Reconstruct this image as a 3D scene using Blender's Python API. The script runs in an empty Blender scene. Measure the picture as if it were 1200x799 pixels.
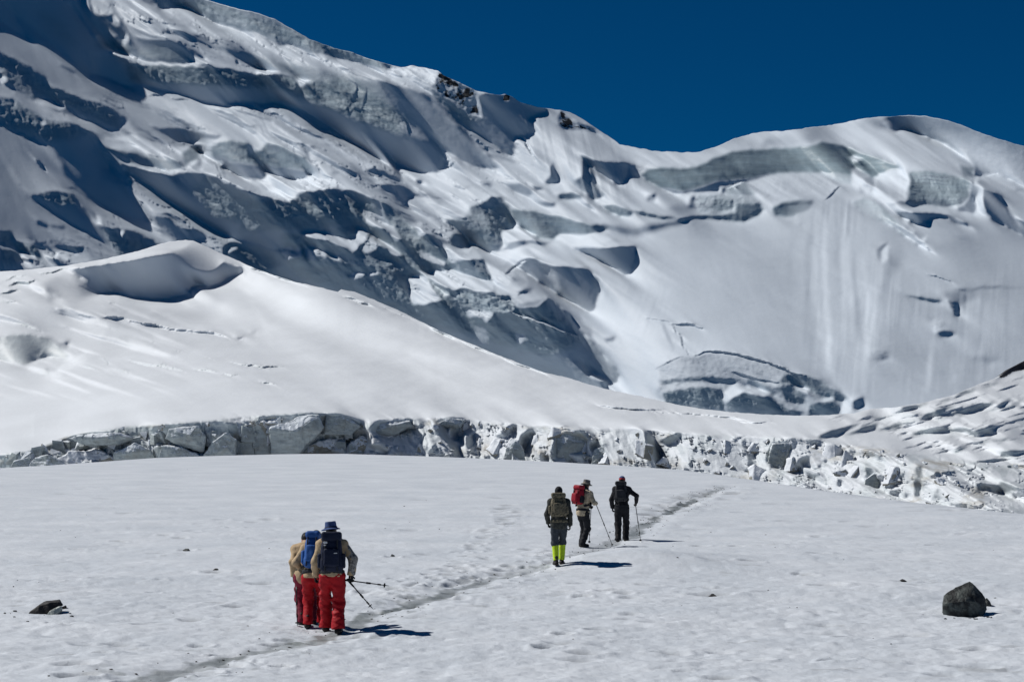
import bpy, bmesh, math, random
import numpy as np
from mathutils import Vector, Matrix

S = bpy.context.scene
COL = S.collection

# ------------------------------------------------------------------ camera, sky, sun, exposure
F = 2333.0            # focal length in photo pixels (70 mm on a 36 mm wide frame, photo 1200 px wide)
CAM_H = 3.47          # eye height over the snowfield: the photographer stands on a rise
HOR = 486.0           # photo row of the true horizon
SUN = np.array([-0.66, 0.25, 0.71]); SUN = SUN / np.linalg.norm(SUN)

cam = bpy.data.cameras.new("camera")
cam.sensor_width = 36.0
cam.lens = F * 36.0 / 1200.0
cam.shift_y = (HOR - 399.5) / 1200.0
cam.clip_start = 0.5
cam.clip_end = 20000.0
camo = bpy.data.objects.new("camera", cam)
COL.objects.link(camo)
camo.location = (0, 0, CAM_H)
camo.rotation_euler = (math.radians(90), 0, 0)
S.camera = camo

elev = math.asin(SUN[2])
azim = math.atan2(SUN[0], SUN[1])
W = bpy.data.worlds.new("World")
S.world = W
W.use_nodes = True
nt = W.node_tree
for n in list(nt.nodes): nt.nodes.remove(n)
sky = nt.nodes.new("ShaderNodeTexSky"); sky.sky_type = 'NISHITA'
sky.sun_disc = False
sky.sun_elevation = elev
sky.sun_rotation = azim
sky.altitude = 5500.0
sky.air_density = 1.0
sky.dust_density = 0.0
sky.ozone_density = 3.0
tint = nt.nodes.new("ShaderNodeMix"); tint.data_type = 'RGBA'; tint.blend_type = 'MULTIPLY'
tint.inputs[0].default_value = 1.0
tint.inputs[7].default_value = (0.010, 0.41, 0.68, 1)
bg = nt.nodes.new("ShaderNodeBackground"); bg.inputs[1].default_value = 0.06
wo = nt.nodes.new("ShaderNodeOutputWorld")
nt.links.new(sky.outputs[0], tint.inputs[6])
nt.links.new(tint.outputs[2], bg.inputs[0])
nt.links.new(bg.outputs[0], wo.inputs[0])

sl = bpy.data.lights.new("sun", 'SUN')
sl.energy = 5.0
sl.angle = math.radians(0.53)
sl.color = (1.0, 0.972, 0.93)
so = bpy.data.objects.new("sun", sl)
COL.objects.link(so)
so.rotation_euler = Vector(SUN).to_track_quat('Z', 'Y').to_euler()
so.location = (-300, 100, 400)

S.cycles.diffuse_bounces = 1
S.view_settings.view_transform = 'Standard'
S.view_settings.look = 'None'
S.view_settings.exposure = -0.30
S.view_settings.gamma = 1.0
S.view_settings.use_curve_mapping = False

# ------------------------------------------------------------------ helpers
def tag(o, label=None, cat=None, group=None, kind=None):
    if label: o['label'] = label
    if cat: o['category'] = cat
    if group: o['group'] = group
    if kind: o['kind'] = kind
    return o

def mesh_np(name, verts, quads, mats, parent=None, smooth=True, attrs=None, tris=None):
    verts = np.asarray(verts, np.float32).reshape(-1, 3)
    me = bpy.data.meshes.new(name)
    nq = 0 if quads is None else len(quads)
    ntr = 0 if tris is None else len(tris)
    loops = []
    if nq: loops.append(np.asarray(quads, np.int32).ravel())
    if ntr: loops.append(np.asarray(tris, np.int32).ravel())
    loops = np.concatenate(loops)
    me.vertices.add(len(verts)); me.vertices.foreach_set("co", verts.ravel())
    me.loops.add(len(loops)); me.loops.foreach_set("vertex_index", loops)
    me.polygons.add(nq + ntr)
    starts = np.concatenate([np.arange(nq) * 4, nq * 4 + np.arange(ntr) * 3]).astype(np.int32)
    tot = np.concatenate([np.full(nq, 4), np.full(ntr, 3)]).astype(np.int32)
    me.polygons.foreach_set("loop_start", starts)
    me.polygons.foreach_set("loop_total", tot)
    me.polygons.foreach_set("use_smooth", np.full(nq + ntr, bool(smooth)))
    if attrs:
        for k, a in attrs.items():
            at = me.attributes.new(k, 'FLOAT', 'POINT')
            at.data.foreach_set("value", np.asarray(a, np.float32).ravel())
    me.update(calc_edges=True)
    me.validate()
    for m in (mats if isinstance(mats, (list, tuple)) else [mats]): me.materials.append(m)
    o = bpy.data.objects.new(name, me)
    COL.objects.link(o)
    if parent is not None: o.parent = parent
    return o

def grid_quads(nr, nc):
    i = np.arange(nr * nc).reshape(nr, nc)
    return np.stack([i[:-1, :-1], i[:-1, 1:], i[1:, 1:], i[1:, :-1]], -1).reshape(-1, 4)

def hash2(ix, iy, seed):
    h = (ix.astype(np.int64) * 374761393 + iy.astype(np.int64) * 668265263 + seed * 974711) & 0xffffffff
    h = ((h ^ (h >> 13)) * 1274126177) & 0xffffffff
    h = (h ^ (h >> 16)) & 0xffffffff
    return h / 4294967295.0

def vnoise(x, y, seed=0):
    xi = np.floor(x); yi = np.floor(y)
    fx = x - xi; fy = y - yi
    fx = fx * fx * fx * (fx * (fx * 6 - 15) + 10); fy = fy * fy * fy * (fy * (fy * 6 - 15) + 10)
    xi = xi.astype(np.int64); yi = yi.astype(np.int64)
    a = hash2(xi, yi, seed); b = hash2(xi + 1, yi, seed)
    c = hash2(xi, yi + 1, seed); d = hash2(xi + 1, yi + 1, seed)
    return (a + (b - a) * fx) * (1 - fy) + (c + (d - c) * fx) * fy     # 0..1

def fbm(x, y, seed=0, octv=4, gain=0.5):
    s = 0.0; a = 1.0; t = 0.0
    for i in range(octv):
        s = s + a * (vnoise(x, y, seed + i * 17) * 2 - 1); t += a
        x = x * 2.03 + 11.3; y = y * 2.03 - 7.1; a *= gain
    return s / t                                                        # -1..1

def voro(x, y, seed=0):
    """cell value, distance to nearest border estimate"""
    xi = np.floor(x); yi = np.floor(y)
    d1 = np.full(x.shape, 9.0); d2 = np.full(x.shape, 9.0); cid = np.zeros(x.shape)
    for ox in (-1, 0, 1):
        for oy in (-1, 0, 1):
            gx = xi + ox; gy = yi + oy
            px = gx + hash2(gx, gy, seed); py = gy + hash2(gx, gy, seed + 5)
            d = np.hypot(px - x, py - y)
            cv = hash2(gx, gy, seed + 9)
            nearer = d < d1
            d2 = np.where(nearer, d1, np.minimum(d2, d))
            cid = np.where(nearer, cv, cid)
            d1 = np.where(nearer, d, d1)
    return cid, d2 - d1

def blur(a, s):
    """gaussian-like blur: three box passes"""
    r = max(1, int(round(s)))
    for ax in (0, 1):
        for _ in range(3):
            p = np.pad(a, [(r + 1, r) if i == ax else (0, 0) for i in (0, 1)], mode='edge')
            c = np.cumsum(p, ax)
            n = a.shape[ax]
            a = (np.take(c, np.arange(2 * r + 1, 2 * r + 1 + n), ax) - np.take(c, np.arange(0, n), ax)) / (2 * r + 1)
    return a

def pip(px, py, poly):
    inside = np.zeros(px.shape, bool)
    n = len(poly)
    for i in range(n):
        x1, y1 = poly[i]; x2, y2 = poly[(i + 1) % n]
        if y1 == y2: continue
        c = ((y1 > py) != (y2 > py)) & (px < (x2 - x1) * (py - y1) / (y2 - y1) + x1)
        inside ^= c
    return inside

class Relief:
    """A slope surveyed as a map of how squarely each spot faces the sun; solve() turns it into relief."""
    def __init__(s, w, v0, v1, seed, warp=1.3, ss=1.0):
        s.w, s.v0, s.v1 = w, v0, v1
        xs = np.arange(-12, w + 13, ss); ys = np.arange(v0, v1 + 0.01, ss)
        s.X, s.Y = np.meshgrid(xs, ys)
        s.Xw = s.X + warp * fbm(s.X / 9, s.Y / 9, seed, 3) * 1.6
        s.Yw = s.Y + warp * fbm(s.X / 9, s.Y / 9, seed + 50, 3) * 1.6
        s.E = np.full(s.X.shape, 0.5); s.ice = np.zeros(s.X.shape); s.rock = np.zeros(s.X.shape); s.rough = np.zeros(s.X.shape)
        s.ss = ss
    def mask(s, poly, f=0.0):
        p = np.array(poly, float)
        m = 4 + 3.2 * f
        c0 = max(0, int((p[:, 0].min() - m + 12) / s.ss)); c1 = min(s.X.shape[1], int((p[:, 0].max() + m + 13) / s.ss) + 1)
        r0 = max(0, int((p[:, 1].min() - m - s.v0) / s.ss)); r1 = min(s.X.shape[0], int((p[:, 1].max() + m - s.v0) / s.ss) + 2)
        if c1 <= c0 or r1 <= r0: return None, None
        sl = (slice(r0, r1), slice(c0, c1))
        k = pip(s.Xw[sl], s.Yw[sl], poly).astype(float)
        k2 = pip(s.Xw[sl] + 0.5, s.Yw[sl] + 0.4, poly).astype(float)
        k = 0.5 * (k + k2)
        if f > 0: k = blur(k, f / s.ss)
        return sl, k
    def p(s, e, poly, f=0.0, ice=0.0, rock=0.0, rough=0.0):
        sl, k = s.mask(poly, f)
        if sl is None: return
        s.E[sl] = s.E[sl] * (1 - k) + e * k
        s.ice[sl] = s.ice[sl] * (1 - k) + ice * k
        s.rock[sl] = s.rock[sl] * (1 - k) + rock * k
        s.rough[sl] = s.rough[sl] * (1 - k) + rough * k
    def line(s, e, pts, w, f=0.0, ice=0.0):
        pts = np.array(pts, float)
        d = np.gradient(pts, axis=0); d /= np.linalg.norm(d, axis=1)[:, None] + 1e-9
        nrm = np.stack([-d[:, 1], d[:, 0]], 1)
        n = len(pts)
        wv = w * 0.5 * np.minimum(1, np.minimum(np.arange(n), np.arange(n)[::-1]) / max(1, n * 0.25) + 0.25)
        a = pts + nrm * wv[:, None]; b = pts - nrm * wv[:, None]
        s.p(e, [tuple(q) for q in a] + [tuple(q) for q in b[::-1]], f, ice)
    def add(s, dE, poly, f):
        sl, k = s.mask(poly, f)
        s.E[sl] = s.E[sl] + (dE[sl] if isinstance(dE, np.ndarray) else dE) * k
    def solve(s, c0, lam, iters=4, fb=0.5, bias=0.1, icebias=0.1, post=None):
        """returns ln(depth) over the grid (up to a constant)"""
        sx, sy, sz = SUN
        h = math.hypot(sx, sz)
        e = np.array([sx, sz]) / h; ep = np.array([sz, -sx]) / h       # (across, up)
        c0a = c0 if isinstance(c0, np.ndarray) else np.full(s.E.shape, float(c0))
        E = np.clip(s.E - (bias + (icebias - bias) * np.clip(s.ice, 0, 1)) * np.clip(1 - s.E / 0.3, 0, 1.2), -0.3, 0.86)
        kk = (HOR - s.Y) / F
        nr, nc = s.E.shape
        M = 140
        PR = 1 << int(np.ceil(np.log2(nr + 2 * M))); PC = 1 << int(np.ceil(np.log2(nc + 2 * M)))
        fy = np.fft.fftfreq(PR)[:, None] * 2 * np.pi; fx = np.fft.rfftfreq(PC)[None, :] * 2 * np.pi
        we = 1j * (e[0] * fx - e[1] * fy); wp = 1j * (ep[0] * fx - ep[1] * fy)   # rows run down
        den = np.abs(we) ** 2 + lam * np.abs(wp) ** 2 + 1e-9
        den[0, 0] = 1
        wr = np.minimum(1, np.minimum(np.arange(nr + 2 * M), np.arange(nr + 2 * M)[::-1]) / M)
        wc = np.minimum(1, np.minimum(np.arange(nc + 2 * M), np.arange(nc + 2 * M)[::-1]) / M)
        win = (wr * wr * (3 - 2 * wr))[:, None] * (wc * wc * (3 - 2 * wc))[None, :]
        def padded(a):
            out = np.zeros((PR, PC)); out[:nr + 2 * M, :nc + 2 * M] = np.pad(a, ((M, M), (M, M)), mode='edge') * win
            return out
        c = c0a.copy(); b = np.full(E.shape, sy * 1.1); extra = 0.0
        for it in range(iters):
            A = h * h - E * E; B = -2 * h * b; Cc = b * b - E * E * (1 + c ** 2)
            d = (-B + np.sign(E + 1e-9) * np.sqrt(np.maximum(B * B - 4 * A * Cc, 0))) / (2 * A)
            d = np.clip(d, -0.5, 9) + extra
            d0 = d.mean(); cm = c0a.mean()
            D = np.fft.rfft2(padded(d - d0)); Cx = np.fft.rfft2(padded(c0a - cm))
            L = (np.conj(we) * D + lam * np.conj(wp) * Cx) / den
            L[0, 0] = 0
            l = np.fft.irfft2(L, s=(PR, PC))[M:M + nr, M:M + nc] * s.ss / F
            gu = e[0] * d0 + ep[0] * cm; gk = e[1] * d0 + ep[1] * cm
            l = l + gu * s.X / F + gk * (-s.Y) / F
            lu = np.gradient(l, axis=1) * F / s.ss; lk = -np.gradient(l, axis=0) * F / s.ss
            c = 0.5 * c + 0.5 * np.clip(ep[0] * lu + ep[1] * lk, -3, 6)
            b = sy * np.clip(1 + lu * (s.X - 600) / F + lk * kk, 0.3, 3)
            da = e[0] * lu + e[1] * lk
            nn = np.stack([lu, -(1 + lu * (s.X - 600) / F + lk * kk), lk], -1)
            s.Eact = (nn @ SUN) / np.linalg.norm(nn, axis=-1); s.lu, s.lk = lu, lk
            err = np.where(E < 0.22, np.clip(d - extra - da, -1, 0.1), 0.6 * np.clip(d - extra - da, -0.3, 0.6))
            extra = np.clip(extra + fb * err, -1.6, 1.2)
            if post is not None and it == iters - 1:
                pm, pl = post
                for _ in range(3):
                    Rr = np.fft.rfft2(padded(np.clip(d - extra - (e[0] * lu + e[1] * lk), -3, 3) * pm))
                    l = l + .8 * np.fft.irfft2(np.conj(we) * Rr / (np.abs(we) ** 2 + pl * np.abs(wp) ** 2 + 1e-9), s=(PR, PC))[M:M + nr, M:M + nc] * s.ss / F
                    lu = np.gradient(l, axis=1) * F / s.ss; lk = -np.gradient(l, axis=0) * F / s.ss
                nn = np.stack([lu, -(1 + lu * (s.X - 600) / F + lk * kk), lk], -1)
                s.Eact = (nn @ SUN) / np.linalg.norm(nn, axis=-1)
        print("relief d0 %.2f c %.2f gu %.2f gk %.2f err %.3f lk %s" % (d0, cm, gu, gk, np.abs(s.Eact - E).mean(), np.percentile(lk, [1, 10, 50, 90, 99]).round(2)))
        return l

def sample(s, field, x, v):
    """bilinear sample of a Relief field at photo coordinates"""
    cx = np.clip((x + 12) / s.ss, 0, s.X.shape[1] - 1.001); ry = np.clip((v - s.v0) / s.ss, 0, s.X.shape[0] - 1.001)
    i = cx.astype(int); j = ry.astype(int); fx = cx - i; fy = ry - j
    return (field[j, i] * (1 - fx) + field[j, i + 1] * fx) * (1 - fy) + (field[j + 1, i] * (1 - fx) + field[j + 1, i + 1] * fx) * fy

def unproject(x, v, y):
    return np.stack([(x - 600) / F * y, y, CAM_H + (HOR - v) / F * y], -1)

# ------------------------------------------------------------------ materials
class NB:
    def __init__(s, name):
        s.m = bpy.data.materials.new(name); s.m.use_nodes = True
        s.t = s.m.node_tree
        for n in list(s.t.nodes): s.t.nodes.remove(n)
        s.o = s.t.nodes.new("ShaderNodeOutputMaterial")
        s.b = s.t.nodes.new("ShaderNodeBsdfPrincipled")
        s.t.links.new(s.b.outputs[0], s.o.inputs[0])
    def n(s, typ, **kw):
        q = s.t.nodes.new(typ)
        for k, v in kw.items(): setattr(q, k, v)
        return q
    def l(s, a, b): s.t.links.new(a, b)
    def coord(s, scale=(1, 1, 1), kind="Object"):
        tc = s.n("ShaderNodeTexCoord"); mp = s.n("ShaderNodeMapping")
        mp.inputs["Scale"].default_value = scale
        s.l(tc.outputs[kind], mp.inputs[0]); return mp.outputs[0]
    def noise(s, vec, scale, detail=4, rough=0.55):
        q = s.n("ShaderNodeTexNoise"); q.inputs["Scale"].default_value = scale
        q.inputs["Detail"].default_value = detail; q.inputs["Roughness"].default_value = rough
        if vec is not None: s.l(vec, q.inputs["Vector"])
        return q.outputs[0]
    def ramp(s, fac, stops):
        r = s.n("ShaderNodeValToRGB"); el = r.color_ramp.elements
        while len(el) < len(stops): el.new(0.5)
        for e, (p, c) in zip(el, stops):
            e.position = p; e.color = (c, c, c, 1) if isinstance(c, (int, float)) else (*c, 1)
        s.l(fac, r.inputs[0]); return r.outputs[0]
    def mix(s, fac, a, b, blend='MIX'):
        q = s.n("ShaderNodeMix"); q.data_type = 'RGBA'; q.blend_type = blend
        for v, i in ((fac, 0), (a, 6), (b, 7)):
            if isinstance(v, (int, float)): q.inputs[i].default_value = v if i == 0 else (v, v, v, 1)
            elif isinstance(v, tuple): q.inputs[i].default_value = (*v, 1)
            else: s.l(v, q.inputs[i])
        return q.outputs[2]
    def math(s, op, a, b=None):
        q = s.n("ShaderNodeMath"); q.operation = op
        for v, i in ((a, 0), (b, 1)):
            if v is None: continue
            if isinstance(v, (int, float)): q.inputs[i].default_value = v
            else: s.l(v, q.inputs[i])
        return q.outputs[0]
    def attr(s, name):
        q = s.n("ShaderNodeAttribute"); q.attribute_name = name; return q.outputs["Fac"]
    def bump(s, h, strength, dist):
        q = s.n("ShaderNodeBump"); q.inputs["Strength"].default_value = strength; q.inputs["Distance"].default_value = dist
        s.l(h, q.inputs["Height"]); s.l(q.outputs[0], s.b.inputs["Normal"])
    def col(s, c):
        if isinstance(c, tuple): s.b.inputs["Base Color"].default_value = (*c, 1)
        else: s.l(c, s.b.inputs["Base Color"])
    def rough(s, r):
        if isinstance(r, (int, float)): s.b.inputs["Roughness"].default_value = r
        else: s.l(r, s.b.inputs["Roughness"])
    def spec(s, v): s.b.inputs["Specular IOR Level"].default_value = v

def snow_material(name, snow, ice, rockc, sc, bump_d, bump_s=0.35, soil=None):
    b = NB(name)
    v = b.coord()
    n1 = b.noise(v, sc * 0.25, 5); n2 = b.noise(v, sc * 4, 6, 0.65)
    sn = b.mix(b.ramp(n1, [(0.35, 0.0), (0.65, 1.0)]), tuple(c * 0.93 for c in snow), snow)
    vi = b.coord((1, 1, 5))
    n3 = b.noise(vi, sc * 0.6, 7, 0.65)
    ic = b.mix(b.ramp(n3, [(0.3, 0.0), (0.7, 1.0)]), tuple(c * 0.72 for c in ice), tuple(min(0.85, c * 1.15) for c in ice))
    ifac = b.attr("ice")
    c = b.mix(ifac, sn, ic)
    n4 = b.noise(v, sc * 1.5, 8, 0.7)
    if soil:
        c = b.mix(b.math('MULTIPLY', b.attr("dirt"), b.ramp(n4, [(.38, 0.0), (.62, .85)])), c, soil)
    rk = b.mix(n4, tuple(c * 0.5 for c in rockc), rockc)
    rf = b.attr("rock")
    rfac = b.ramp(b.math('ADD', rf, b.math('MULTIPLY', b.math('SUBTRACT', n4, 0.5), 1.6)), [(0.48, 0.0), (0.56, 1.0)])
    rfac = b.math('MULTIPLY', rfac, b.ramp(rf, [(0.02, 0.0), (0.1, 1.0)]))
    c = b.mix(rfac, c, rk)
    b.col(c)
    b.rough(b.mix(ifac, 0.62, 0.42)); b.spec(0.25)
    b.bump(b.math('ADD', n2, b.math('MULTIPLY', n4, 0.6)), bump_s, bump_d)
    return b.m
# ------------------------------------------------------------------ the big glaciated mountain
SKYLINE = [(-500,-130),(-40,-60),(0,-60),(150,-40),(200,-16),(240,0),(248,2),(272,9),(304,16),(320,22),(340,33),(363,46),(374,50),(392,57),(414,62),(432,69),(460,77),(470,79),(482,77),(500,80),(513,83),(520,89),(540,98),(558,107),(574,110),(586,112),(592,110.5),(598,112.5),(610,120),(636,127),(656,129),(668,132),(680,138),(696,149),(712,159),(726,169),(740,172),(766,177),(800,179),(820,178),(840,172),(860,163),(880,157),(896,154),(918,153.6),(940,151),(960,148),(980,146),(1006,140),(1034,137),(1068,135.6),(1082,136),(1110,141),(1130,148),(1150,156),(1170,163),(1200,172),(1240,186),(1650,250)]
M = Relief(1200, -60, 510, 3)
X, Y = M.X, M.Y
M.E[:] = np.interp(X, [0, 120, 300, 500, 700, 900, 1200], [0.22, 0.29, 0.42, 0.51, 0.56, 0.55, 0.50])
M.E += 0.05 * fbm(X / 110, Y / 60, 31, 3)
P = M.p
# upper left: shadowed cirque wall under the summit ridge
P(.56,[(128,-60),(260,-60),(260,40),(210,45),(175,42),(150,28),(134,10)],3)
P(.02,[(-14,-60),(104,-60),(106,4),(112,17),(128,18),(133,14),(141,20),(150,30),(158,43),(175,46),(200,48),(215,53),(228,64),(228,72),(216,75),(180,74),(160,68),(140,59),(122,57),(130,62),(146,68),(148,74),(152,82),(172,97),(153,101),(148,100),(128,92),(110,86),(109,88),(103,92),(90,78),(80,70),(66,58),(52,44),(36,30),(22,18),(13,13),(18,22),(26,34),(33,45),(12,32),(0,24),(-14,18)],0.8)
P(.10,[(160,60),(190,54),(222,64),(226,71),(190,72),(165,68)],1.5,ice=.5,rough=.4)
P(.07,[(40,10),(70,22),(90,50),(84,60),(60,40)],4,ice=.3,rough=.3)
P(.07,[(108,50),(140,48),(160,56),(150,64),(120,58)],2,ice=.5,rough=.6)
P(.30,[(90,-20),(102,-20),(106,12),(108,22),(104,20),(98,10)],1)
P(.46,[(83,8),(90,14),(100,26),(113,40),(112,44),(108,40),(98,28)],.8)
P(.36,[(134,17),(141,24),(139,32),(133,30)],.8)
P(.20,[(128,34),(136,42),(134,46),(127,38)],.8)
P(.82,[(147,39),(150,46),(148,55),(145,53)],.6)
P(.20,[(205,36),(240,47),(240,50),(206,40)],2)
P(.30,[(68,72),(88,82),(84,84),(70,76)],1.5)
P(.08,[(70,74),(90,86),(86,87),(72,78)],1.2)
# summit band in shade above the white crest
P(.06,[(120,-60),(172,0),(188,10),(200,11),(210,8),(220,8),(228,15),(240,17),(240,21),(256,29),(272,32),(286,38),(300,39),(320,52),(328,56),(334,53),(352,58),(368,65),(392,70),(420,75),(450,86),(470,92),(500,70),(400,40),(300,-20),(200,-60)],0.8,rough=.35)
P(.14,[(240,8),(262,14),(300,28),(290,34),(262,28),(240,18)],1.5,ice=.4,rough=1)
# crest and the long half-lit face under it
P(.34,[(240,44),(280,52),(320,63),(360,71),(400,79),(440,90),(470,99),(500,112),(520,130),(500,140),(460,120),(400,105),(340,90),(280,68),(240,48)],4)
P(.15,[(250,52),(300,66),(350,77),(400,86),(440,97),(470,105),(500,120),(520,140),(500,150),(470,140),(440,120),(400,112),(362,97),(336,88),(306,80),(280,71),(262,60)],3,ice=.35,rough=.3)
P(.05,[(440,92),(470,98),(490,102),(520,126),(546,152),(558,166),(570,180),(582,192),(585,199),(574,200),(560,198),(546,192),(530,182),(517,173),(500,163),(480,145),(455,118)],1.2,rough=.15)
P(.58,[(240,32),(280,41),(320,54),(360,64),(400,71),(440,82),(470,93),(498,104),(498,108),(470,100),(440,91),(400,79),(360,70),(320,62),(280,50),(240,42)],1.8)
P(.10,[(240,45),(252,50),(268,63),(282,70),(306,79),(336,87),(330,82),(300,74),(270,60)],1)
P(.40,[(240,51),(252,55),(270,68),(288,76),(304,80),(332,87.5),(300,88),(266,80),(240,76)],.8)
P(.65,[(226,66),(240,70),(246,76),(224,76)],.6)
P(.7,[(240,71),(248,77),(240,77)],.4)
P(.75,[(301,80),(332,87),(301,88.5)],.4)
# first ice cliff and the shadow it throws
P(-.06,[(140,66),(150,70),(148,74),(152,82),(160,76),(205,76),(240,78),(266,81),(300,88),(330,88),(344,91),(352,100),(380,110),(420,110),(460,126),(478,140),(500,158),(517,173),(521,182),(522,190),(519,198),(512,203),(500,204),(482,199),(463,191),(468,203),(470,212),(460,200),(448,188),(426,174),(406,162),(388,152),(368,138),(352,128),(340,122),(324,120),(314,122),(268,121),(264,124),(240,120),(216,112),(200,108),(172,100),(154,96),(153,101),(145,99),(130,92),(110,86),(104,60)],.5)
P(.11,[(148,73),(165,77),(200,76),(240,79),(266,82),(300,89),(330,89),(344,92),(349,98),(346,108),(330,105),(300,102),(270,100),(240,100),(200,97),(170,95),(152,95),(150,84)],1.2,ice=.7,rough=.5)
P(.14,[(348,106),(364,98),(380,96),(400,92),(420,98),(440,110),(460,126),(476,140),(480,156),(462,156),(445,150),(410,137),(380,126),(360,117)],1.5,ice=.7,rough=.7)
P(.14,[(470,140),(478,142),(500,160),(508,168),(490,163),(470,155)],2,rough=.3)
P(.64,[(122,56.5),(146,64),(170,73),(200,75.5),(240,77),(240,79),(200,77.5),(168,76),(146,69),(130,62)],.5)
P(.78,[(346,91),(364,95),(355,103)],.4)
for ln in ([(407,92),(419,101),(419,106),(413,120),(402,131),(400,136)],[(430,103),(429,115),(424,128)],[(402,137),(410,134),(414,128),(430,130)],[(474,140),(478,150),(480,162)],[(368,98),(367,114)]):
    M.line(-.02,ln,2.4)
M.line(.6,[(448,88),(470,95)],2,1)
# summit block, rock and the shaded right flank of the ridge
P(.06,[(500,104),(512,108),(526,118),(540,126),(556,136),(566,138),(560,112),(580,108),(600,111),(622,120),(640,127),(641,130),(620,140),(628,154),(614,160),(602,163),(606,176),(601,174),(603,180),(600,184),(590,180),(574,170),(560,158),(546,151),(530,134),(515,120)],.7,rough=.2)
P(.60,[(452,82),(470,78),(482,76),(514,82),(510,102),(500,100),(480,92),(460,88)],1,rough=1.2)
P(.06,[(502,102),(510,106),(530,122),(556,138),(546,150),(530,136),(515,120)],1,rough=.4)
P(.15,[(514,84),(522,86),(542,98),(558,107),(560,124),(566,137),(554,135),(538,125),(526,117),(512,107),(508,102)],.6,rock=.5,rough=1.6)
P(.2,[(588,119),(591,110),(599,112),(600,120)],.5,rock=.8,rough=1)
P(.3,[(653,147),(657,128),(662,132),(672,142),(692,148),(702,158),(684,152),(664,153)],.6,rock=.5,rough=1)
P(.38,[(545,152),(558,156),(574,168),(592,182),(612,192),(600,192),(580,184),(560,168)],1.2)
P(.20,[(500,107),(512,120),(540,150),(534,148),(508,124)],1)
M.line(.7,[(614,160),(620,172),(627,187)],3)
M.line(.08,[(615,168),(621,180),(628,188)],2)
# left flank, strips of shade between snow ramps
P(.06,[(-14,56),(20,72),(36,80),(52,90),(60,102),(84,112),(112,120),(128,126),(144,136),(149,140),(148,145),(143,146),(138,155),(128,152),(112,144),(96,141),(82,133),(70,125),(56,115),(40,118),(28,112),(15,104),(5,98),(-14,86)],1,rough=.3)
P(.16,[(-14,74),(8,76),(22,84),(30,98),(44,108),(56,114),(40,117),(24,108),(8,96),(-14,88)],2,ice=.4,rough=.8)
P(.60,[(-2,92),(4,90),(9,92),(7,98),(0,99)],.5)
P(.12,[(0,114),(14,116),(28,124),(44,134),(58,142),(80,143),(100,150),(114,160),(118,168),(60,168),(30,162),(0,146),(-14,140),(-14,114)],1,rough=.9,ice=.25)
P(.42,[(10,104),(20,112),(40,124),(60,134),(48,130),(30,118)],.6)
P(.46,[(40,118),(56,120),(76,130),(84,136),(100,142),(112,152),(120,160),(100,152),(80,140),(60,128)],.6)
P(.7,[(68,123),(77,126),(76,129),(69,127)],.4); P(.7,[(48,145),(53,143),(52,149)],.4); P(.7,[(14,108),(18,108),(18,112)],.4)
P(-.03,[(20,148),(36,159),(50,166),(62,176),(70,188),(78,204),(94,220),(108,234),(124,244),(140,250),(156,256),(176,261),(168,250),(158,234),(148,220),(138,214),(128,204),(120,200),(132,198),(130,188),(122,176),(112,168),(100,160),(86,150),(66,148)],2)
P(.16,[(62,172),(84,190),(104,214),(94,214),(76,196)],5)
P(.16,[(112,200),(124,202),(140,214),(146,222),(132,216)],3,rough=.4)
P(.36,[(112,170),(124,176),(132,188),(144,200),(160,212),(174,220),(190,232),(210,246),(240,266),(240,274),(216,268),(200,254),(180,250),(176,258),(160,234),(148,218),(136,206),(130,192)],1.2)
P(.07,[(178,252),(200,254),(212,268),(230,270),(244,277),(224,284),(208,284),(196,274),(184,262)],1.2,rough=.5)
P(.03,[(37,229),(46,230),(54,226),(68,224),(86,229),(94,240),(104,252),(112,262),(120,268),(128,280),(140,299),(128,288),(112,278),(96,270),(80,260),(66,252),(48,240),(38,232)],.7)
P(.13,[(46,229),(68,225),(86,230),(90,238),(70,240),(55,236)],1,ice=.5,rough=.9)
P(.08,[(118,266),(132,268),(160,272),(174,278),(190,289),(170,294),(148,304),(140,301),(128,281)],.7,ice=.3,rough=.5)
P(.7,[(140,270),(146,272),(143,280)],.4); P(.6,[(113,252),(118,256),(120,264),(115,262)],.4)
P(.06,[(-14,271),(12,270),(16,280),(8,286),(-14,282)],.8,rough=.6)
P(.07,[(-14,284),(20,288),(28,300),(45,306),(50,300),(44,292),(60,290),(78,292),(95,296),(100,290),(90,288),(70,286),(50,282),(35,284),(20,284)],.8,rough=.8)
P(.05,[(-14,288),(20,295),(30,306),(24,322),(-14,322)],.8,rough=.8)
P(.65,[(22,294),(34,298),(46,305),(40,307),(26,303)],.5); P(.65,[(45,290),(56,296),(70,297),(72,303),(55,302)],.5); P(.5,[(70,292),(85,297),(106,305),(90,312),(74,308)],.6)
P(.5,[(22,308),(50,306),(52,312),(30,315)],.6)
P(.1,[(42,257),(56,264),(57,268),(45,264)],.9); P(.12,[(98,272),(108,276),(106,280)],.8)
P(.16,[(60,262),(78,266),(74,270),(62,267)],1); P(.3,[(28,278),(60,282),(90,286),(60,290),(30,286)],2,rough=.6)
M.line(.02,[(43,187),(48,193),(52,200)],3); M.line(.6,[(52,196),(56,203)],1.5)
P(.3,[(8,190),(20,206),(36,228),(30,228),(14,206)],2)
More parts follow.
